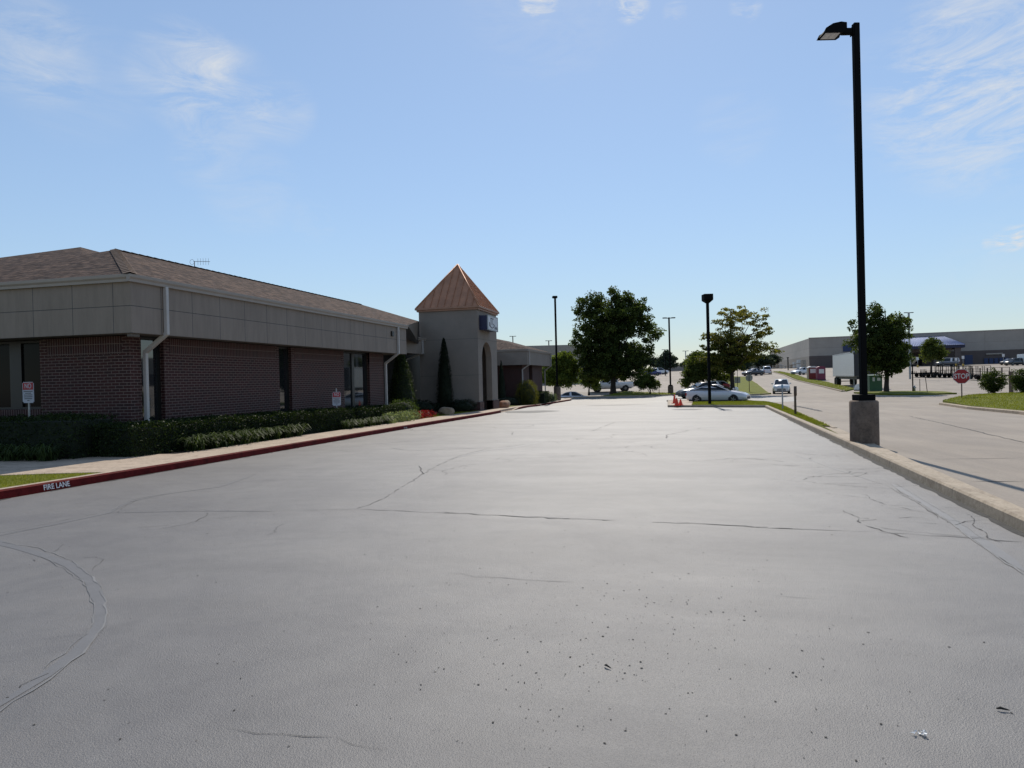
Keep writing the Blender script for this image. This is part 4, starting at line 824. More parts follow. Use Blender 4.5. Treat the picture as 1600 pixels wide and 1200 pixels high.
boulder('rough brown boulder in the shade near the red flowers', Vector((-11.05, 32.6, gz(32)+.12)), .40, .38, .27, M['rock'], 4); boulder('reddish split boulder beside the tower brick base', Vector((-10.72, 42.6, gz(42)+.12)), .36, .5, .30, M['rockred'], 6); boulder('smaller pale topped boulder behind the reddish boulder', Vector((-10.85, 43.7, gz(43)+.12)), .30, .4, .32, M['rock'], 9)
# NO signs and number placard
def no_sign(label, p, rz, top, post_top=0):
    r = empty('parking_sign', p, rz, label, 'sign'); z0, z1 = top-.457, top
    mb = MB(); mb.box((-.02, .006, -.3), (.02, .03, z0+.1 if not post_top else z1+post_top)); mb.build('post', M['steel'], r)
    mb = MB(); mb.box((-.1525, 0, z0), (.1525, .004, z1)); bmesh.ops.bevel(mb.bm, geom=[e for e in mb.bm.edges if abs((e.verts[0].co-e.verts[1].co).y) > .003], offset=.025, segments=4, affect='EDGES'); pl = mb.build('sign_plate', M['shadewhite'], r)  # plate and NO letters: sign white darkened to paint in their shade
    mb = MB(); mb.box((-.138, -.003, z1-.17), (.138, .0005, z1-.014)); mb.build('header', M['signred'], pl)
    text('lettering', 'NO', .15, M['shadewhite'], pl, face_mat((0, -.0035, z1-.092), (1, 0, 0), (0, 0, 1)), .001, .78)
    mb = MB()
    for i, wd in enumerate((.12, .08, .115, .115, .105, .03)): mb.box((-wd, -.002, z1-.212-i*.04), (wd, .0005, z1-.196-i*.04))
    mb.build('small_print', M['dkgrey'], pl); return r
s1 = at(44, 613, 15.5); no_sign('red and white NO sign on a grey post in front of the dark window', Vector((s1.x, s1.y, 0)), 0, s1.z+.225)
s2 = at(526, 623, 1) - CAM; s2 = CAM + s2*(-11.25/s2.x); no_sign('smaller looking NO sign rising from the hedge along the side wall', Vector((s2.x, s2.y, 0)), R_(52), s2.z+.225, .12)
pp = Vector((-11.12, 37.42, .12)); r = empty('number_placard', pp, 0, 'small grey plaque numbered 21 on the tower base', 'placard'); mb = MB(); mb.box((-.17, 0, 0), (.17, .02, .24)); q = mb.build('plate', M['stucco'], r)
text('number', '21', .2, M['dkgrey'], q, face_mat((0, -.002, .12), (1, 0, 0), (0, 0, 1)), .001)

# ------------------------------------------------------------------ lamp posts
def hd(az=0): return math.atan2(R0.y, R0.x) + az
def facing(p, off=0):                                             # heading whose local -y looks at the viewer's place
    return math.atan2(p.x, p.y)*-1 + off
def lamp_base(r, rad, h, z0=-.3, cover=.2, fl=0):
    mb = MB(); mb.lathe([(rad*.98, z0), (rad, 0), (rad, h-.03), (rad-.03, h), (.02, h)], 28); b = mb.build('concrete_base', M['pier'], r)
    mb = MB(); mb.box((-cover, -cover, h), (cover, cover, h+.12), bev=.008); mb.build('base_cover', M['black'], b); return b
def sq_pole(r, s, z0, z1, lean=0):
    mb = MB(); h = s/2; mb.box((-h, -h, z0), (h, h, z1), bev=s*.08); return mb.build('pole', M['black'], r)
p = hit(1351, 691.5, .1); D = depth(p); k = FOC/D
lp = empty('lamp_post', (p.x, p.y, gz(p.y)+.1), hd(), 'tall black square lamp post on a brown concrete drum at the near kerb', 'lamp post', 'parking lot lamp posts')
hb = 66/k; lamp_base(lp, 21/k, hb, cover=.165); zt = hb+(627-40)/k; sq_pole(lp, .120, hb+.1, zt)
mb = MB(); mb.box((-.30, -.05, zt-.22), (-.06, .05, zt-.10), bev=.012); mb.box((-.085, -.075, zt-.24), (-.07, .075, zt-.07)); mb.build('arm', M['black'], lp)
mb = MB(); A = [(x-.07, z) for x, z in [(-.20, zt-.06), (-.30, zt-.045), (-.46, zt-.075), (-.60, zt-.16), (-.64, zt-.235), (-.27, zt-.235), (-.20, zt-.19)]]
mb.prism([(x, -.17, z) for x, z in A], (0, .34, 0)); bmesh.ops.bevel(mb.bm, geom=mb.bm.edges[:], offset=.014, segments=2, affect='EDGES'); lh = mb.build('lamp_head', M['black'], lp)
mb = MB(); mb.box((-.67, -.13, zt-.245), (-.38, .13, zt-.236)); mb.build('lens', M['lamp'], lh)
for x in (-.60, -.49): mb = MB(); mb.box((x-.03, -.09, zt-.249), (x+.035, .09, zt-.2455)); mb.build('light_cell', M['white'], lh)
lp.rotation_euler.x = 0
def lamp(u, vb, vt, D, label, kind, base_px=0, base_h=0, wpx=2.5, off=.0, group='parking lot lamp posts'):
    q = at(u, vb, D); z = gz(q.y)+off; k = FOC/D; r = empty('lamp_post', (q.x, q.y, z), hd(), label, 'lamp post', group); zt = q.z+(vb-vt)/k-z
    if base_px: lamp_base(r, base_px/2/k, q.z-z+base_h/k, cover=base_px/3/k)
    mb = MB(); s = max(.09, wpx/k)/2; mb.box((-s, -s, 0), (s, s, zt)); mb.build('pole', M['black'] if kind != 'pale' else M['steel'], r)
    if kind == 'shoe':
        mb = MB(); w_, h1 = 7/k, 8.5/k; mb.box((-w_, -w_*1.2, zt-h1*.15), (w_, w_*1.2, zt+h1*.95), bev=.015); n = w_; mb.face([(-n, -n*1.2, zt-h1*.15), (n, -n*1.2, zt-h1*.15), (.07, -.07, zt-h1*.75), (-.07, -.07, zt-h1*.75)])
        for pts in ([(n, -n*1.2, zt-h1*.15), (n, n*1.2, zt-h1*.15), (.07, .07, zt-h1*.75), (.07, -.07, zt-h1*.75)], [(n, n*1.2, zt-h1*.15), (-n, n*1.2, zt-h1*.15), (-.07, .07, zt-h1*.75), (.07, .07, zt-h1*.75)], [(-n, n*1.2, zt-h1*.15), (-n, -n*1.2, zt-h1*.15), (-.07, -.07, zt-h1*.75), (-.07, .07, zt-h1*.75)]): mb.face(pts)
        mb.build('lamp_head', M['black'], r)
    elif kind == 'disc':
        mb = MB(); mb.box((-.26, -.26, zt-.06), (.22, .26, zt+.14), bev=.04); mb.build('lamp_head', M['black'], r)
    else:
        mb = MB(); mb.box((-.32, -.05, zt-.12), (.32, .05, zt-.03)); mb.build('arm', M['black'], r)
        for s_ in (-1, 1):
            mb = MB(); mb.box((s_*.25 if s_ > 0 else -.72, -.17, zt-.11), (.72 if s_ > 0 else -.25, .17, zt), bev=.03); mb.build('lamp_head', M['dkgrey'], r)
    return r
lamp(1109, 630, 468, 42.6, 'black lamp post with a boxy head in the grass island before the silver coupe', 'shoe', wpx=3.9)
lamp(871, 622, 465, 66, 'black lamp post with a small flat head on a grey drum beside the far planting', 'disc', 11, 18, 3.0)
lamp(1048, 617, 496, 81, 'twin headed lamp post on a concrete drum behind the far kerb', 'twin', 8.5, 14, 2.2)
lamp(803, 600, 525, 150, 'twin headed lamp post top showing above the far wing roof, left of two', 'twin', wpx=1.5); lamp(859, 600, 532, 150, 'twin headed lamp post above the tan strip building', 'twin', wpx=1.5)
lamp(1039.5, 584, 546, 170, 'small far twin headed lamp post by the round dark tree', 'twin', wpx=1.3); lamp(1072, 586, 548, 170, 'thin far pole between the far wall and the spreading tree', 'pale', wpx=1.2)
lamp(1422, 590, 488, 112, 'pale twin headed lamp post standing right of the tree by the utility box', 'pale', wpx=2.2); lamp(1231.5, 580, 559, 190, 'short wall lamp post by the pallet stacks', 'disc', wpx=1.3)

# ------------------------------------------------------------------ signs, posts, cones
q = at(1503, 620, 38); ss = empty('stop_sign', (q.x, q.y, gz(q.y)+.1), facing(q, R_(3)), 'red octagonal STOP sign on a thin post at the corner lawn', 'stop sign')
k = FOC/depth(q); zc = q.z+(620-588)/k-ss.location.z; oc = lambda R, y: [(R*math.cos(R_(22.5+45*i)), y, zc+R*math.sin(R_(22.5+45*i))) for i in range(8)]
mb = MB(); mb.tube([(0, .03, -.4), (0, .03, zc+.3)], .03, 8); mb.build('post', M['rust'], ss)
mb = MB(); mb.prism(oc(.42, 0), (0, .006, 0)); pl = mb.build('sign_plate', M['whitem'], ss); mb = MB(); mb.prism(oc(.395, -.003), (0, .0035, 0)); mb.build('red_field', M['signred'], pl)
text('lettering', 'STOP', .38, M['whitem'], pl, face_mat((0, -.004, zc), (1, 0, 0), (0, 0, 1)), .001, .74)
q = hit(1171, 614); k = FOC/depth(q); r = empty('stop_sign', (q.x, q.y, gz(q.y)), facing(q), 'grey back of an octagonal sign on the far left verge', 'stop sign'); zc = 23.5/k
mb = MB(); mb.tube([(0, -.03, -.2), (0, -.03, zc+.35)], .035, 8); mb.build('post', M['rust'], r); mb = MB(); mb.prism(oc(.40, 0), (0, .006, 0)); mb.build('sign_plate', M['steel'], r)
q = hit(1149, 616.5, .1); r = empty('square_sign', (q.x+.6, q.y+5, gz(q.y+5)), facing(q), 'grey back of a square sign right of the spreading tree trunk', 'sign'); mb = MB(); mb.tube([(0, -.03, -.2), (0, -.03, 2.6)], .03, 8); mb.build('post', M['rust'], r); mb = MB(); mb.box((-.3, 0, 1.2), (.3, .01, 1.85), bev=.004); mb.build('sign_plate', M['steel'], r)
q = hit(1223, 640, .12); r = empty('marker_post', (q.x, q.y, gz(q.y)+.1), .1, 'slim grey marker post with a blue cap on the grass verge', 'marker post'); h = 40/(FOC/depth(q))
mb = MB(); mb.box((-.03, -.02, -.2), (.03, .02, h-.16), bev=.006); mb.build('post', M['steel'], r); mb = MB(); mb.box((-.036, -.025, h-.17), (.036, .025, h), bev=.008); mb.build('cap', P('pale_blue_paint', (.16, .30, .42), .5), r)
q = hit(1243, 648, .12); r = empty('wooden_post', (q.x, q.y, gz(q.y)+.1), .1, 'dark weathered wooden post on the grass verge', 'post'); h = 45/(FOC/depth(q)); mb = MB(); mb.tube([(0, 0, -.2), (0, 0, h*.6), (.01, 0, h)], [.045, .042, .045], 8); mb.build('post', M['wood'], r); mb = MB(); mb.tube([(.01, 0, h*.68), (.01, 0, h+.01)], .054, 8); mb.build('sleeve', M['rust'], r)
cone = None
for u, v, hpx, lab in ((1054, 630.5, 14, 'tallest looking orange cone set back at the island end'), (1057.5, 634, 12.5, 'front left orange cone on the island end'), (1063.5, 633.8, 10, 'right hand orange cone beside another on the island end')):
    q = hit(u, v, .1); hh = hpx/(FOC/depth(q)); r = empty('traffic_cone', (q.x, q.y, gz(q.y)+.105), .3, lab, 'traffic cone', 'orange traffic cones')
    mb = MB(); mb.lathe([(.14, .035), (.125, .06), (.035, hh-.02), (.025, hh)], 16); mb.build('cone', M['orange'], r); mb = MB(); mb.box((-.17, -.17, 0), (.17, .17, .04), bev=.01); mb.build('foot', M['orange'], r)
for i, (u, v, vt, lab) in enumerate([(1426.5, 613.5, 570, 'tall dark bare post on the grass island by the utility box'), (1437.5, 613, 592, 'thin short stake on the grass island, left of two'), (1449.5, 614, 590, 'slightly leaning thin stake at the tip of the grass island')]):
    q = hit(u, v, .1); k = FOC/depth(q); mb = MB(); h = (v-vt)/k; mb.tube([(0, 0, -.2), (-.15*(i == 2), 0, h)], .055 if i == 0 else .028, 7); o = mb.build('post' if i == 0 else 'stake', M['rust'] if i else M['black']); o.location = (q.x, q.y, gz(q.y)+.1); tag(o, lab, 'post' if i == 0 else 'stake')
q = hit(1429, 612.5, .1); mb = MB(); mb.tube([(0, 0, 0), (0, 0, .45), (0, 0, .6)], [.09, .09, .05], 10); mb.tube([(-.14, 0, .4), (.14, 0, .4)], .045, 8); o = mb.build('hydrant', M['steel']); o.location = (q.x, q.y, gz(q.y)+.1); tag(o, 'small grey hydrant beside the tall dark post', 'hydrant')

# ------------------------------------------------------------------ vehicles
def car(name, label, cat, p, rz, L, W, H_, top, cab, wheels, rw, paint, group=None, zb=.20, bed=None, roofcol=None, doors=1, tail=True, rim='rim', belt=None):
    """top: hood, belt and deck line as (x, z) from tail 0 to nose L; cab: rear foot, rear roof, front roof, windscreen foot as (x, z)"""
    r = empty(name, p, rz, label, cat, group); hw = W/2; X = lambda x: x-L/2; mb = MB(); n = 22; rings = []
    xs = sorted(set(list(np.linspace(0, L, n)) + [.04, L-.04] + [t[0] for t in top])); tx, tz = [t[0] for t in top], [t[1] for t in top]
    for x in xs:
        e = abs(2*x/L-1); w_ = hw*(1-.16*e**7-.05*e**3); zt = float(np.interp(x, tx, tz)); low = zb+.10*max(0, e-.82)/.18
        if e > .985: w_ *= .93
        half = [(w_*.80, low), (w_*.97, low+.10), (w_, low+(zt-low)*.52), (w_*.975, zt-.13), (w_*.90, zt-.03), (w_*.45, zt+.012), (0, zt+.02)]
        ring = [(y, z) for y, z in half] + [(-y, z) for y, z in half[-2::-1]]; rings.append([mb.bm.verts.new((X(x), y, z)) for y, z in ring])
    m = len(rings[0])
    for i in range(len(rings)-1):
        for j in range(m-1):
            f = mb.bm.faces.new((rings[i][j], rings[i][j+1], rings[i+1][j+1], rings[i+1][j])); f.smooth = True
        mb.bm.faces.new((rings[i][m-1], rings[i][0], rings[i+1][0], rings[i+1][m-1]))
    for rg in (rings[0], rings[-1]): mb.bm.faces.new(rg)
    body = mb.build('body', paint, r)
    (x0, z0), (x1, z1), (x2, z2), (x3, z3) = cab; wb_, wr = hw*.90, hw*.70; xm = (x1+x2)/2; zm = max(z1, z2)+.025
    side = lambda s: [(X(x0), s*wb_*.97, z0), (X(x1), s*wr, z1), (X(xm), s*wr*1.02, zm), (X(x2), s*wr, z2), (X(x3), s*wb_*.97, z3)]
    mb = MB(); a, b = side(1), side(-1); mb.face(a); mb.face(b[::-1])
    for i in range(4): 
        pm = [tuple((Vector(a[j])+Vector(b[j]))/2 + Vector((0, 0, .02 if 0 < j < 4 else 0))) for j in (i, i+1)]
        mb.face((a[i], a[i+1], pm[1], pm[0]), smooth=True); mb.face((pm[0], pm[1], b[i+1], b[i]), smooth=True)
    bmesh.ops.remove_doubles(mb.bm, verts=mb.bm.verts, dist=.001); mb.build('cabin', roofcol or paint, r)
    def pane(nm, pts, k=.88, off=.012, mat_='autoglass'):
        pts = [Vector(q) for q in pts]; c = sum(pts, Vector())/len(pts); nn = (pts[1]-pts[0]).cross(pts[2]-pts[1]).normalized()
        if nn.dot(c-Vector((0, 0, (z0+z1)/2-.4))) < 0: nn = -nn
        g = MB(); g.prism([c+(q-c)*k+nn*off for q in pts], -nn*.03); return g.build(nm, M[mat_], r)
    pane('windscreen', [a[4], b[4], b[3], a[3]], .93); pane('rear_window', [a[0], b[0], b[1], a[1]], .86)
    for s in (a, b):
        S = [Vector(q) for q in s]
        if doors == 1: pane('side_window', [S[0].lerp(S[4], .07), S[1].lerp(S[2], .1), S[2], S[3], S[4].lerp(S[0], .02)], .86)
        else:
            bm_, tm = S[0].lerp(S[4], .48), S[2]
            pane('side_window', [S[0].lerp(S[4], .05), S[1], tm.lerp(S[1], .08), bm_.lerp(S[0], .05)], .86); pane('side_window', [bm_.lerp(S[4], .04), tm.lerp(S[3], .06), S[3], S[4]], .86)
    for x in wheels:
        for s in (1, -1):
            g = MB(); yo = s*(hw*.985); T_ = Matrix.Translation((X(x), yo-s*.10, rw)) @ Matrix.Rotation(R_(90)*-s, 4, 'X')
            ar = MB(); ar.lathe([(rw*1.13, -.02), (rw*1.13, .098)], 24, M_=T_); ar.build('wheel_arch', M['dkgrey'], r)
            g.lathe([(rw*.62, -.12), (rw*.96, -.11), (rw, -.06), (rw, .07), (rw*.95, .115), (rw*.66, .12)], 28, M_=T_); wl = g.build('wheel', M['tyre'], r)
            g = MB(); g.lathe([(rw*.66, .09), (rw*.66, .118), (rw*.60, .10), (.02, .10)], 24, M_=T_)
            for i in range(5):
                an_ = 6.283*i/5; dv = Vector((math.cos(an_), math.sin(an_), 0)); sd_ = Vector((-dv.y, dv.x, 0))*rw*.085
                g.face([T_ @ (dv*rw*.08-sd_+Vector((0, 0, .122))), T_ @ (dv*rw*.62-sd_*.8+Vector((0, 0, .121))), T_ @ (dv*rw*.62+sd_*.8+Vector((0, 0, .121))), T_ @ (dv*rw*.08+sd_+Vector((0, 0, .122)))], 1)
            g.build('rim', [M['rimdark'], M[rim]], wl)
    zn = tz[-1]; zt0 = tz[0]; xn = X(L)
    for s in (1, -1):
        g = MB(); g.prism([(xn-.30, s*hw*.86, zn-.02), (xn-.02, s*hw*.62, zn-.06), (xn+.012, s*hw*.50, zn-.13), (xn-.01, s*hw*.74, zn-.17), (xn-.34, s*hw*.915, zn-.09)], (.0, s*.012, .012)); g.build('headlight', M['lamp'], r)
        g = MB(); g.box((X(0)-.012, s*hw*.55 if s > 0 else -hw*.83, zt0-.30), (X(0)+.10, hw*.83 if s > 0 else -hw*.55, zt0-.08), bev=.02); g.build('tail_light', M['redlamp'], r)
        g = MB(); xq = X(x3)-.22; g.box((xq-.07, s*(hw*.93) if s > 0 else -(hw*.93+.19), z3+.02), (xq+.05, (hw*.93+.19) if s > 0 else s*hw*.93, z3+.17), bev=.035); g.build('mirror', paint, r)
    g = MB(); g.box((xn-.06, -hw*.48, zn-.20), (xn+.014, hw*.48, zn-.12), bev=.01); g.box((xn-.05, -hw*.55, zb+.12), (xn+.012, hw*.55, zb+.25), bev=.02); g.build('grille', M['dkgrey'], r)
    g = MB(); g.box((X(0)-.02, -.17, zt0-.42), (X(0)+.05, .17, zt0-.29)); g.build('number_plate', M['plate'], r)
    g = MB(); g.box((X(L*.06), -hw*.93, zb-.02), (X(L*.94), hw*.93, zb+.10)); g.build('underbody', M['dkgrey'], r)
    if bed:
        g = MB(); g.box((X(bed[0]), -hw*.80, bed[2]), (X(bed[1]), hw*.80, bed[2]+.035)); g.build('bed_cover', M['dkgrey'], r)
    return r
SEDAN = dict(L=4.75, W=1.83, H_=1.45, top=[(0, .92), (.25, 1.02), (.9, 1.03), (2.0, .97), (3.2, .95), (3.6, .93), (4.5, .76), (4.75, .62)], cab=[(.65, 1.0), (1.45, 1.36), (2.55, 1.42), (3.50, .93)], wheels=(1.0, 3.78), rw=.33, doors=2)
COUPE = dict(L=4.50, W=1.80, H_=1.40, top=[(0, .90), (.18, 1.03), (.8, 1.00), (2.0, .95), (3.0, .95), (3.4, .95), (4.2, .78), (4.5, .62)], cab=[(.28, 1.03), (1.55, 1.34), (2.35, 1.39), (3.42, .94)], wheels=(.90, 3.60), rw=.325, doors=1)
SUV = dict(L=4.75, W=1.90, H_=1.72, top=[(0, 1.0), (.1, 1.08), (2.0, 1.08), (3.5, 1.08), (4.5, .98), (4.75, .78)], cab=[(.08, 1.06), (.40, 1.62), (2.9, 1.70), (3.65, 1.06)], wheels=(.95, 3.80), rw=.36, doors=2)
PICK = dict(L=5.90, W=2.0, H_=1.9, top=[(0, 1.22), (.05, 1.27), (2.0, 1.26), (2.1, 1.22), (4.3, 1.22), (5.7, 1.15), (5.9, .95)], cab=[(2.05, 1.22), (2.25, 1.82), (3.75, 1.88), (4.55, 1.2)], wheels=(1.15, 4.85), rw=.40, doors=2, bed=(.1, 2.0, 1.26), zb=.38)
VAN = dict(L=5.6, W=2.0, H_=2.1, top=[(0, 1.1), (2, 1.12), (4.3, 1.12), (5.3, 1.05), (5.6, .85)], cab=[(.05, 1.1), (.15, 2.05), (4.0, 2.08), (4.75, 1.12)], wheels=(1.1, 4.55), rw=.36, doors=2, zb=.3)
HATCH = dict(L=4.0, W=1.70, H_=1.5, top=[(0, .95), (.1, 1.0), (2.0, .98), (3.1, .97), (3.8, .84), (4.0, .66)], cab=[(.1, .98), (.5, 1.42), (2.2, 1.48), (3.15, .96)], wheels=(.65, 3.2), rw=.30, doors=2)
def vplace(u, v, h=0): q = hit(u, v, h); return Vector((q.x, q.y, gz(q.y)+.01))
q = at(1122, 631, 53.5); q.z = gz(q.y)+.005; car('parked_car', 'silver two door coupe parked behind the grass island', 'car', q, hd(R_(-31.6)), paint=M['silver'], **COUPE)
q = at(1098, 622, 66); q.z = gz(q.y)+.01; car('parked_car', 'dark grey car facing left behind the silver coupe', 'car', q, hd(R_(190)), paint=M['greycar'], **SEDAN)
q = at(1123, 612, 73); q.z = gz(q.y)+.01; car('parked_car', 'white compact car beyond the grey pickup, mostly hidden by the coupe', 'car', q, hd(R_(20)), paint=M['whitecar'], **HATCH)
q = at(1135, 606, 72); r = empty('banner_sign', (q.x, q.y, gz(q.y)), hd(), 'small red sign board standing beyond the silver coupe roof', 'sign'); zz = q.z-gz(q.y); mb = MB(); mb.box((-.34, 0, zz-.05), (.34, .02, zz+.42)); mb.build('board', M['signred'], r); mb = MB(); mb.box((-.26, -.004, zz+.22), (.26, 0, zz+.27)); mb.box((-.2, -.004, zz+.1), (.2, 0, zz+.14)); mb.build('lettering', M['potty'], r); mb = MB(); mb.tube([(-.3, .03, 0), (-.3, .03, zz+.4)], .02, 6); mb.tube([(.3, .03, 0), (.3, .03, zz+.4)], .02, 6); mb.build('legs', M['steel'], r)
q = at(897, 630, 82); q = Vector((q.x, q.y, 0)); q.z = -1.55; 
sd_c = car('parked_car', 'silver sedan low beyond the far kerb, left of the big oak', 'car', q, hd(R_(-6)), paint=M['silver'], **SEDAN)
q = at(955, 611.3, 96); q.z = gz(q.y)+.01; car('parked_car', 'white pickup truck parked beyond the big oak trunk', 'pickup truck', q, hd(R_(180)), paint=M['whitecar'], **PICK)
q = at(1221, 612.5, 75); q.z = gz(q.y)+.01; car('moving_car', 'white hatchback coming toward the lot on the road', 'car', q, facing(q, R_(-90)), paint=M['whitecar'], **HATCH)
q = vplace(1177, 587); car('moving_car', 'dark sedan turning at the top of the road', 'car', q, hd(R_(-160)), paint=M['darkcar'], roofcol=M['silver'], **SEDAN)
q = vplace(1197, 584.8); car('moving_car', 'silver sport utility car seen from behind at the top of the road', 'car', q, facing(q, R_(97)), paint=M['silver'], **SUV)
q = at(1253, 588, 143); q.z = gz(q.y)+.01; car('parked_car', 'white and black car parked left of the red portable toilets', 'car', q, hd(R_(205)), paint=M['whitecar'], **SEDAN)
q = vplace(1586, 571); car('parked_car', 'black sport utility car parked before the store at the frame edge', 'car', q, hd(R_(188)), paint=M['darkcar'], **SUV)
q = at(1576, 569, 176); q.z = gz(q.y)+.01; car('parked_car', 'dark hatchback partly hidden behind the black sport utility car', 'car', q, hd(R_(185)), paint=M['darkcar'], **HATCH)
q = vplace(1480, 572); car('parked_car', 'pale grey van parked under the store canopy', 'van', q, hd(R_(182)), paint=M['greycar'], roofcol=M['silver'], **VAN)
q = at(1018, 587, 172); q.z = gz(q.y)+.01; car('parked_car', 'dark blue car parked far off beyond the round shrub', 'car', q, hd(R_(-10)), paint=M['bluecar'], **SUV)
q = at(1030, 587, 185); q.z = gz(q.y)+.01; car('parked_car', 'white car parked far off right of the dark blue car', 'car', q, hd(R_(10)), paint=M['whitecar'], **SUV)
# box trailer at the right edge
q = vplace(1602, 570.5); r = empty('cargo_trailer', q, hd(R_(5)), 'white box trailer cut by the right edge of the view', 'trailer'); mb = MB(); mb.box((-1.2, -1.1, .55), (3.6, 1.1, 2.6), bev=.08); mb.build('box', M['trailer'], r)
for x in (.6, 1.5): mb = MB(); mb.lathe([(.02, -1.12), (.33, -1.12), (.33, -.9), (.02, -.9)], 18, M_=Matrix.Translation((x, 0, .33)) @ Matrix.Rotation(R_(-90), 4, 'X')); mb.build('wheel', M['tyre'], r)
# semi trailer
A_ = at(1334.5, 596, 82); B_ = at(1301.5, 592, 97); z = gz(B_.y); st = empty('semi_trailer', (B_.x, B_.y, z+.01), math.atan2(A_.y-B_.y, A_.x-B_.x), 'long silver box semi trailer behind the near lamp post', 'trailer'); TL = (A_-B_).xy.length; mb = MB(); mb.box((0, 0, 1.2), (TL, 2.5, 4.05)); bmesh.ops.bevel(mb.bm, geom=mb.bm.edges[:], offset=.03, segments=1, affect='EDGES'); mb.build('box', M['trailer'], st)
mb = MB()
for i in range(25): mb.box((.1+i*TL/25, -.012, 1.25), (.15+i*TL/25, .001, 4.0))
mb.box((0, -.016, 1.18), (TL, 0, 1.3)); mb.box((0, -.016, 3.93), (TL, 0, 4.03)); mb.build('side_ribs', M['steel'], st)
mb = MB(); mb.box((TL, .02, 1.22), (TL+.03, 2.48, 4.02)); mb.build('end_wall', M['dkgrey'], st)  # near end of the pale box, its shade painted in as dark grey
mb = MB(); mb.box((.2, .3, .85), (TL-.2, 2.2, 1.19)); mb.box((.1, .2, .45), (.2, 2.3, .55)); mb.build('chassis', M['dkgrey'], st)
for x in (1.3, 2.6):
    for y in (.3, 2.2): mb = MB(); mb.lathe([(.28, -.27), (.5, -.26), (.52, -.2), (.52, .2), (.5, .26), (.28, .27), (.2, .2), (.02, .2)], 22, M_=Matrix.Translation((x, y, .52)) @ Matrix.Rotation(R_(90), 4, 'X')); mb.build('wheel', M['tyre'], st)
for y in (.45, 2.05): mb = MB(); mb.box((TL-2.8, y-.07, -.1), (TL-2.66, y+.07, 1.15)); mb.box((TL-2.9, y-.14, -.2), (TL-2.56, y+.14, -.1)); mb.build('landing_leg', M['steel'], st)
# portable toilets
def potty(u, v, D, lab, m1, side_m, wid):
    q = at(u, v, D); r = empty('portable_toilet', (q.x, q.y, gz(q.y)+.005), facing(q, R_(12)), lab, 'portable toilet', 'red portable toilets'); h = wid
    mb = MB(); mb.box((-h, -h, .1), (h, h, 2.1), bev=.04); mb.build('cabin', M[side_m], r); mb = MB(); mb.box((-h-.04, -h-.04, 0), (h+.04, h+.04, .14)); mb.build('skid', M['dkgrey'], r)
    mb = MB(); pr_ = [(-h-.03, 2.08), (h+.03, 2.08), (h*.8, 2.24), (h*.35, 2.33), (-h*.35, 2.33), (-h*.8, 2.24)]; mb.prism([(x, -h-.03, z) for x, z in pr_], (0, 2*h+.06, 0)); mb.build('roof', M['whiteroof'] if side_m != m1 else M[m1], r)
    mb = MB(); mb.box((-h*.9, -h-.03, .16), (h*.9, -h+.01, 2.05), bev=.015); d_ = mb.build('door', M[m1], r); mb = MB(); mb.box((-h*.62, -h-.036, 1.15), (h*.62, -h-.029, 1.85)); mb.build('panel_sign', M['whiteroof'], d_); mb = MB(); mb.box((h*.6, -h-.06, .95), (h*.75, -h-.03, 1.05)); mb.build('handle', M['dkgrey'], d_)
potty(1269, 593.5, 121, 'red door portable toilet with a tan side, left of the pair', 'potty', 'pottytan', .72); potty(1282.5, 595, 118, 'maroon portable toilet with a rounded roof, right of the pair', 'pottym', 'pottym', .64)
# utility box and pale dome marker
q = hit(1366, 612.5, .1); r = empty('utility_box', (q.x, q.y, gz(q.y)+.15), facing(q, R_(18)), 'green metal utility box in the shade of the tree on the island', 'utility box'); k = FOC/depth(q); w_, h_ = 9.2/k, 26/k
mb = MB(); mb.box((-w_, -.55, .05), (w_, .55, h_-.1), bev=.03); mb.build('cabinet', M['boxgreen'], r); mb = MB(); mb.prism([(-w_-.03, -.6, h_-.12), (-w_-.03, .6, h_-.06), (-w_-.03, .6, h_+.02), (-w_-.03, -.6, h_-.04)], (2*w_+.06, 0, 0)); mb.build('lid', M['boxgreen'], r)
mb = MB(); mb.box((-w_-.1, -.7, -.2), (w_+.1, .7, .055)); mb.build('pad', M['curb'], r); mb = MB(); mb.box((-w_*.55, -.556, h_*.62), (-w_*.2, -.548, h_*.85)); mb.box((w_*.2, -.556, h_*.65), (w_*.7, -.548, h_*.82)); mb.build('warning_label', M['whiteroof'], r)
q = hit(1341.5, 609, .1); k = FOC/depth(q); r = empty('dome_marker', (q.x, q.y, gz(q.y)), facing(q), 'pale half round marker at the verge end left of the near lamp post', 'marker'); R2 = 6.5/k; mb = MB(); mb.prism([(R2*math.cos(t), -.12, .1+R2*1.45*math.sin(t)) for t in np.linspace(0, math.pi, 17)], (0, .24, 0)); mb.build('shell', M['trailer'], r); mb = MB(); mb.box((-R2, -.2, 0), (R2, .2, .12)); mb.build('foot', M['curb'], r)
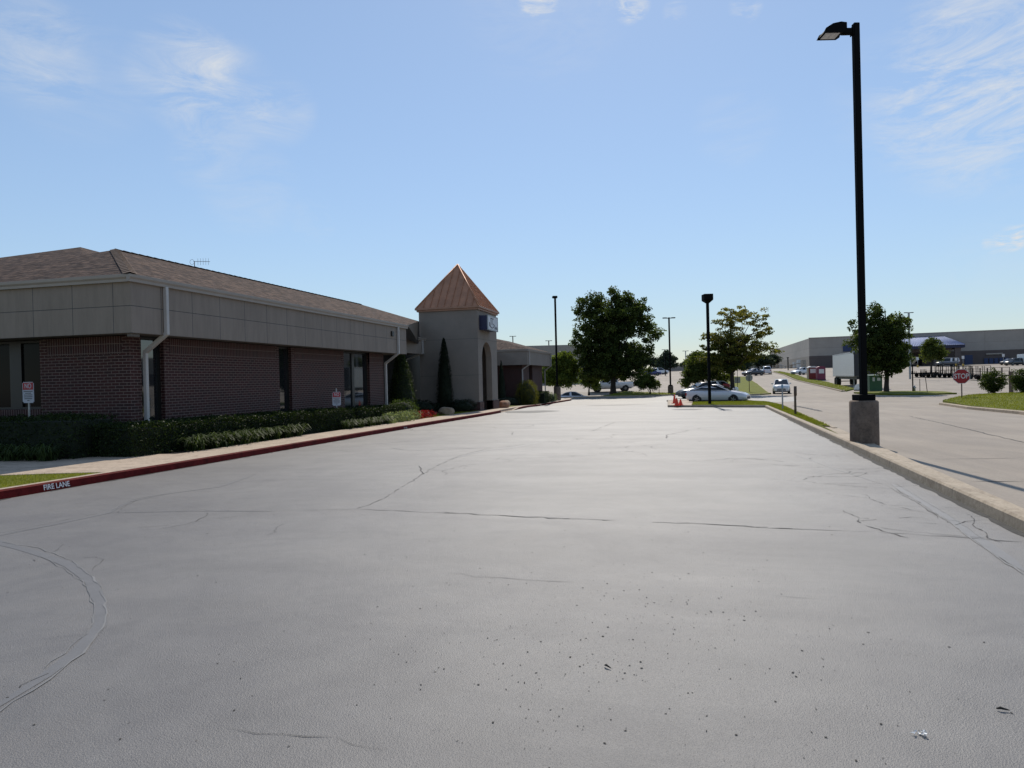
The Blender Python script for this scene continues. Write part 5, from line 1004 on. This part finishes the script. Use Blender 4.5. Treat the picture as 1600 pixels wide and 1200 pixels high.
# utility trailers in a row
def util(u, v, Lm, lab, rails, rz):
    q = hit(u, v); r = empty('utility_trailer', (q.x, q.y, gz(q.y)+.01), hd(rz), lab, 'trailer', 'black utility trailers in a row'); mb = MB()
    mb.box((-Lm/2, -.95, .5), (Lm/2, .95, .6)); mb.box((-Lm/2, -.95, .6), (-Lm/2+.06, .95, .66)); mb.tube([(-Lm/2, .4, .52), (-Lm/2-1.2, 0, .5), (-Lm/2, -.4, .52)], .05, 6); mb.build('deck', M['black'], r)
    mb = MB(); zr = .6+rails
    for s in (-1, 1):
        for i in range(6): x = -Lm/2+.06+(Lm-.12)*i/5; mb.box((x-.03, s*.93-.03, .6), (x+.03, s*.93+.03, zr))
        for z in (zr, .6+rails*.55): mb.box((-Lm/2, s*.93-.028, z-.05), (Lm/2, s*.93+.028, z))
    for i in range(5): y = -.9+.45*i; mb.box((Lm/2-.02, y-.025, .6), (Lm/2+.04, y+.025, zr+.3))
    mb.build('rail', M['black'], r)
    for s in (-1, 1):
        for x in (-.1, .65): mb = MB(); mb.lathe([(.02, -.11), (.3, -.11), (.33, -.06), (.33, .06), (.3, .11), (.02, .11)], 18, M_=Matrix.Translation((x, s*1.05, .33)) @ Matrix.Rotation(R_(90), 4, 'X')); mb.build('wheel', M['tyre'], r)
        mb = MB(); mb.box((-.5, s*1.05-.14, .68), (1.05, s*1.05+.14, .72)); mb.build('mudguard', M['black'], r)
util(1444, 589, 3.6, 'low flat black utility trailer at the left end of the row', .12, R_(180)); util(1462, 590, 3.8, 'black utility trailer with tall end stakes left of the STOP sign', .5, R_(175)); util(1489, 590, 4.6, 'black railed utility trailer just behind the STOP sign', 1.2, R_(182))
util(1517, 592, 4.8, 'black railed utility trailer right of the STOP sign', 1.3, R_(180)); util(1543, 593.5, 5, 'black utility trailer partly behind the bushy shrub', 1.1, R_(176))
# fence gate at the right
q = hit(1580, 613, .3); k = FOC/depth(q); r = empty('wire_gate', (q.x, q.y, gz(q.y)+.1), hd(R_(4)), 'wire mesh fence gate on a wide weathered post at the right edge', 'fence'); h = 37/k
mb = MB(); mb.box((-.10, -.1, -.3), (.11, .1, h)); mb.build('post', M['wood'], r); mb = MB(); 
for a_, b_ in (((.12, 0, h-.05), (4.4, 0, h+.1)), ((.12, 0, .1), (4.4, 0, .1)), ((.9, 0, .1), (.9, 0, h+.02)), ((2.2, 0, .1), (2.2, 0, h+.05)), ((.12, 0, h*.75), (4.4, 0, h*.75)), ((4.4, 0, .1), (4.4, 0, h+.1))): mb.tube([a_, b_], .025, 6)
mb.build('gate_frame', M['steel'], r); mb = MB()
for i in range(60): x = .14+i*.07; mb.tube([(x, 0, .1), (x, 0, h)], .004, 4)
for i in range(16): z = .15+i*(h-.15)/16; mb.tube([(.12, 0, z), (4.4, 0, z)], .004, 4)
mb.build('wire_mesh', M['mesh'], r)

# ------------------------------------------------------------------ trees and shrubs of the surroundings
tp = Vector((tree_p.x, tree_p.y+1, gz(tree_p.y+1)+.42)); kx = FOC/depth(tp)
tree('oak_tree', 'big dark green oak with a broad crown beyond the end of the lot', 957, 616, tp, kx, [(952, 512, 46, 46), (912, 545, 24, 36), (916, 490, 22, 26), (988, 500, 34, 38), (935, 475, 20, 18), (968, 468, 22, 14), (1005, 555, 20, 26), (1015, 524, 20, 15), (1026, 519, 9, 14), (955, 560, 52, 32), (925, 575, 30, 20), (990, 580, 26, 20), (950, 590, 36, 10)], 'oak', 800, 70, .30, .62, .30, 16)
q = at(1145, 616, 72); q.z = gz(q.y); tree('spreading_tree', 'loose spreading tree turning yellow at the top, behind the silver coupe', 1145, 619, q, FOC/72, [(1150, 545, 42, 28), (1150, 500, 26, 20), (1125, 530, 26, 18), (1185, 520, 20, 18), (1195, 545, 20, 10), (1200, 489, 10, 10), (1176, 497, 16, 12), (1110, 555, 22, 20), (1135, 570, 32, 16), (1105, 525, 10, 6), (1205, 551, 14, 5), (1180, 560, 24, 9), (1128, 505, 12, 8)], 'pear', 380, 42, .25, .56, .22, 22, tonef=lambda x, y, z: (z-5.2)*.10, flat=.38)
q = at(1100, 616, 74); q.z = gz(q.y); tree('spreading_tree', 'low light green tree with drooping branches left of the spreading tree', 1100, 620, q, FOC/74, [(1095, 575, 24, 22), (1085, 585, 20, 18), (1075, 596, 14, 8), (1115, 585, 18, 16), (1135, 592, 14, 12), (1100, 560, 16, 10), (1083, 563, 6, 4), (1068, 600, 8, 5)], 'elm', 230, 45, .26, .5, .14, 10)
q = at(1385, 613, 64.5); q.z = gz(q.y)+.15; tree('oak_tree', 'dense dark tree on the island behind the near lamp post', 1385, 612, q, FOC/64.5, [(1375, 530, 34, 36), (1368, 492, 18, 22), (1395, 505, 22, 16), (1350, 530, 20, 20), (1335, 505, 8, 6), (1333, 530, 8, 8), (1408, 515, 14, 16), (1412, 540, 12, 18), (1385, 565, 34, 20), (1362, 560, 16, 22), (1400, 560, 24, 20), (1420, 500, 5, 10)], 'oak', 480, 54, .25, .46, .20, 16, fork=.2)
q = at(1455, 584, 128); q.z = gz(q.y); tree('street_tree', 'small round green tree before the store canopy', 1455, 586, q, FOC/128, [(1458, 548, 16, 16), (1457, 536, 10, 8), (1450, 556, 11, 10), (1468, 556, 11, 9)], 'elm', 190, 40, .32, .62, .16, 6)
q = at(868, 616, 84); q.z = -.9; tree('bright_tree', 'bright green tree showing between the far wing and the big oak', 868, 622, q, FOC/84, [(880, 570, 24, 22), (862, 578, 18, 18), (895, 582, 16, 18), (872, 590, 28, 12), (850, 590, 8, 10), (885, 598, 16, 7)], 'bright', 330, 46, .28, .55, .13, 9)
q = at(920, 608, 92); q.z = gz(q.y); tree('bright_tree', 'small light green tree under the left side of the big oak crown', 920, 612, q, FOC/92, [(925, 585, 14, 14), (930, 595, 14, 10), (915, 592, 10, 10)], 'bright', 120, 40, .28, .5, .1, 5)
q = at(1017, 618, 80); q.z = gz(q.y)+.1; tree('multi_stem_shrub', 'rounded leafy shrub tree on leaning stems right of the big oak', 1019, 618, q, FOC/80, [(1012, 598, 17, 10), (1003, 602, 10, 8), (1018, 592, 9, 6), (1024, 604, 9, 9)], 'elm', 170, 55, .17, .34, .045, 5, multi=4)
q = at(1030, 616.8, 80); mb = MB(); mb.tube([(0, 0, 0), (0, 0, 1.75)], .03, 6); o = mb.build('stake', M['rust']); o.location = (q.x, q.y, gz(q.y)+.1); tag(o, 'thin brown stake beside the rounded shrub tree', 'stake')
for i, (u, v, D, lab) in enumerate([(1552, 617.5, 43.5, 'dense bushy shrub on the corner lawn right of the STOP sign'), (1601, 618.5, 40, 'bushy shrub at the right edge beside the wire gate')]):
    q = at(u, v, D); z = gz(q.y)+.12+cz(q.x, q.y); k = FOC/D; zz = q.z-z
    r = tree('bushy_shrub', u0=u, v0=v, label=lab, pos=Vector((q.x, q.y, z)), pxm=k, lobes=[(u, v-19, 18, 17), (u-13, v-20, 9, 13), (u+13, v-21, 9, 13), (u, v-33, 8, 8), (u-11, v-32, 5, 8), (u+10, v-33, 5, 7), (u-2, v-10, 14, 8), (u+1, v-5, 8, 6), (u-19, v-17, 4, 4), (u+18, v-16, 4, 4)], leaf='oak' if i else 'oak', n_cl=240, per=34, lsize=.085, crad=.17, trunk_r=.03, limbs=10, cat='shrub', multi=5, group='bushy shrubs on the corner lawn')
for u, v, D, lob, lab in [(1043, 587, 230, [(1043, 566, 11, 14), (1036, 574, 9, 10), (1050, 572, 8, 10)], 'rounded dark tree far off before the grey wall'), (1028, 587, 240, [(1028, 574, 12, 6), (1018, 572, 9, 6), (1035, 576, 8, 5)], 'low flat far tree left of the rounded dark tree'), (1005, 587, 250, [(1008, 568, 6, 9), (1000, 575, 10, 8)], 'far tree just right of the big oak crown'),
                          (1165, 583, 215, [(1160, 572, 16, 9), (1148, 575, 12, 8)], 'far dark trees left end at the top of the road'), (1185, 582, 240, [(1185, 568, 14, 8), (1200, 570, 10, 7)], 'far dark tree at the top of the road before the store'), (1205, 580, 250, [(1208, 566, 9, 6)], 'far dark tree against the end of the store wall'), (1125, 585, 230, [(1125, 572, 16, 10), (1108, 576, 12, 8)], 'far tree seen through the spreading tree'), (1085, 586, 260, [(1088, 568, 14, 8), (1075, 576, 10, 6)], 'far tree clump at the right end of the grey wall'), (940, 588, 260, [(940, 575, 20, 10), (965, 577, 16, 8)], 'far tree behind the big oak'), (985, 588, 250, [(982, 576, 14, 8)], 'far tree right behind the big oak')]:
    q = at(u, v, D); q.z = gz(q.y); tree('distant_tree', lab, u, v, q, FOC/D, lob, 'far', 90, 40, .8, 1.3, .3, 3, 'distant trees')

# ------------------------------------------------------------------ large store, far buildings
c0 = at(1265, 575, 217); c1 = at(1600, 568, 196); zs = 2.3
sx = Vector((c1.x-c0.x, c1.y-c0.y, 0)).normalized(); ang = math.atan2(sx.y, sx.x); stz = gz(c0.y)-.2
sto = empty('big_store', (c0.x, c0.y, stz), ang, 'huge grey brown box store with a blue canopy along the right skyline', 'store')
kc = FOC/217; hS = c0.z-stz+46.2/kc; hB = c0.z-stz+18.6/kc; W_ = 130
def ub(name, parts, mat_, par=None):
    mb = MB(); [mb.box(a, b) for a, b in parts]; return mb.build(name, mat_, par or sto)
ub('front_wall', [((0, 0, hB), (W_, .6, hS))], M['store']); ub('base_band', [((-.05, -.08, -1.5), (W_, .5, hB))], M['storeband'])
far_e = at(1204, 577, 330); inv = Matrix.Rotation(-ang, 4, 'Z'); fe = inv @ Vector((far_e.x-c0.x, far_e.y-c0.y, 0))
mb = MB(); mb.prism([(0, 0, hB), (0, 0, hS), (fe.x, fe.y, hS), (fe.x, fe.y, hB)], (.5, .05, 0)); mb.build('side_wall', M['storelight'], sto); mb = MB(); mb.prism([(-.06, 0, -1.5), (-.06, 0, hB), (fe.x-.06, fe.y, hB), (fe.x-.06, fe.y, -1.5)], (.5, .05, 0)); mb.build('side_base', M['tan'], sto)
mb = MB(); mb.prism([(0, 0, hS), (W_, 0, hS), (W_, 140, hS), (fe.x, fe.y, hS)], (0, 0, .02)); mb.build('store_roof', M['tan'], sto); ub('parapet_cap', [((-.1, -.1, hS), (W_, .35, hS+.22))], M['gutter'])
def s_at(u, v, yo): 
    rdir = ray(u, v); n = Vector((-sx.y, sx.x, 0)); o = Vector((c0.x, c0.y, 0)) + n*yo; t = (o-CAM).dot(n)/rdir.dot(n); pt = CAM+rdir*t; l = inv @ Vector((pt.x-c0.x, pt.y-c0.y, 0)); return l.x, pt.z-stz
x0, zq = s_at(1317, 539.5, -.1); x1, z1 = s_at(1334, 549, -.1); sgn = ub('wall_sign', [((x0, -.2, z1), (x1, -.05, zq))], M['bluesign'])
xa, za = s_at(1378, 534, -16); xb, zb_ = s_at(1508, 538, -16); _, zl = s_at(1440, 545, -16); xr, zr = s_at(1475, 524.5, -3); xl, _ = s_at(1395, 525, -3)
mb = MB(); mb.face([(xa, -16, zb_), (xb, -16, zb_), (xr, -.2, zr), (xl, -.2, zr)]); mb.face([(xb, -16, zb_), (xb, 0, zb_), (xr, -.2, zr)]); mb.face([(xa, -16, zb_), (xa, 0, zb_), (xl, -.2, zr)])
for i in range(46):
    t = i/45; p0 = Vector((xa+(xb-xa)*t, -16, zb_+.06)); p1 = Vector((xl+(xr-xl)*t, -.2, zr+.06)); mb.tube([p0, p1], .06, 4)
mb.build('canopy_roof', M['blueroof'], sto); ub('canopy_fascia', [((xa, -16, zl), (xb, -15.7, zb_)), ((xb-.3, -15.7, zl), (xb, -.1, zb_)), ((xa, -15.7, zl), (xa+.3, -.1, zb_))], M['bluetrim'])
for xx in (xa+1.5, (xa*2+xb)/3, (xa+2*xb)/3, xb-1.6): ub('canopy_column', [((xx-.7, -15.6, -1), (xx+.7, -14.2, zl))], M['storeband'])
xd0, zd = s_at(1507, 555, -.1); xd1, _ = s_at(1520, 568, -.1); ub('blue_door', [((xd0, -.14, -.8), (xd1, -.09, zd))], M['bluesign']); ub('entrance_glass', [((xa+6, -.14, -.8), (xb-8, -.09, zd))], M['glass'])
for i in range(5): x, _ = s_at(1540+i*8, 567, -2); ub('blue_bay', [((x, -.5, -.5), (x+.9, -.1, 1.6))], M['bluesign'])
ub('bay_rack', [((s_at(1541, 560, -.4)[0], -.4, 2.6), (s_at(1567, 560, -.4)[0], -.1, 3.0))], M['gutter'])
for u, lab in ((1300, 0),): pass
# stacked pallets along the store side, each stack a thing
for i, (u, vt, vb, wpx) in enumerate([(1198, 573, 580, 4), (1204, 571.5, 580, 3.5), (1209, 570, 580, 4), (1215, 570, 580, 4), (1221, 569, 580, 4.5), (1227, 570.5, 580, 3), (1236, 569, 580, 4.5), (1242, 565, 580, 5.5), (1248.5, 561.5, 580, 6), (1255.5, 562, 580, 6.5)]):
    D = 262-i*5.5; q = at(u, vb, D); k = FOC/D; z = gz(q.y); r = empty('pallet_stack', (q.x, q.y, z), hd(R_(10)), 'pale stack of wrapped pallet goods along the store side wall', 'pallet stack', 'pallet stacks along the store side'); h = q.z+(vb-vt)/k-z; w_ = wpx/2/k; n = max(2, int(h/1.5)); mb = MB(); mp_ = MB()
    for j in range(n):
        z0 = h*j/n; mp_.box((-w_, -w_, z0), (w_, w_, z0+.18)); mb.box((-w_*.92*random.uniform(.75, 1), -w_*.9, z0+.19), (w_*.92, w_*.9, h*(j+1)/n-.12))
    mp_.build('pallet', M['pallet'], r); mb.build('load', M['palletw' if i % 3 else 'pallet'], r)
# sign posts with yellow feet before the store
for u, v, vt, lab in ((1434, 574, 558, 'small sign on a thin post with a yellow foot right of the dark tree'), (1494, 572, 559, 'bare sign post with a yellow foot by the pale van'), (1505, 572, 556, 'second sign post with a yellow foot right of the pale van'), (1568, 569, 553, 'grey sign post left of the black sport utility car')):
    q = hit(u, v); k = FOC/depth(q); r = empty('sign_post', (q.x, q.y, gz(q.y)), facing(q), lab, 'sign post', 'small sign posts before the store'); h = (v-vt)/k; mb = MB(); mb.tube([(0, 0, 0), (0, 0, h)], .06, 6); mb.build('post', M['steel'], r); mb = MB(); mb.box((-.28, -.08, h-.75), (.28, -.05, h)); mb.build('sign_plate', M['whitem'], r); mb = MB(); mb.lathe([(.2, 0), (.2, .55), (.02, .58)], 12); mb.build('foot', P('yellow_paint', (.5, .33, .05), .6), r)
def far_block(name, lab, u0, u1, vt, vb, D, dep, wall, roofm=None, band=0, cat='building'):
    a, b = at(u0, vb, D), at(u1, vb, D); r = empty(name, (a.x, a.y, 0), math.atan2(b.y-a.y, b.x-a.x), lab, cat); Lb = math.hypot(b.x-a.x, b.y-a.y); zt = a.z+(vb-vt)/(FOC/D); zb2 = gz(a.y)-1.5
    mb = MB(); mb.box((0, 0, zb2), (Lb, dep, zt-band)); mb.build('wall', M[wall], r)
    if band: mb = MB(); mb.box((-.3, -.3, zt-band), (Lb+.3, dep+.3, zt)); mb.build('roof_band', M[roofm], r)
    mb = MB(); mb.box((-.1, -.1, zt), (Lb+.1, .3, zt+.25)); mb.build('parapet_cap', M['gutter'], r)
far_block('strip_building', 'tan low strip building behind the bright tree', 780, 925, 543.5, 604, 140, 20, 'tan', 'tan', 5.2); far_block('far_wall_building', 'long grey low building on the far skyline between the trees', 1040, 1110, 571, 588, 270, 20, 'store', None); far_block('far_shed', 'dark block building at the end of the road', 1178, 1212, 561, 582, 300, 20, 'tan', None)
far_block('far_white_building', 'small white building far off left of the grey wall', 1025, 1039, 576, 588, 262, 8, 'trailer', None)
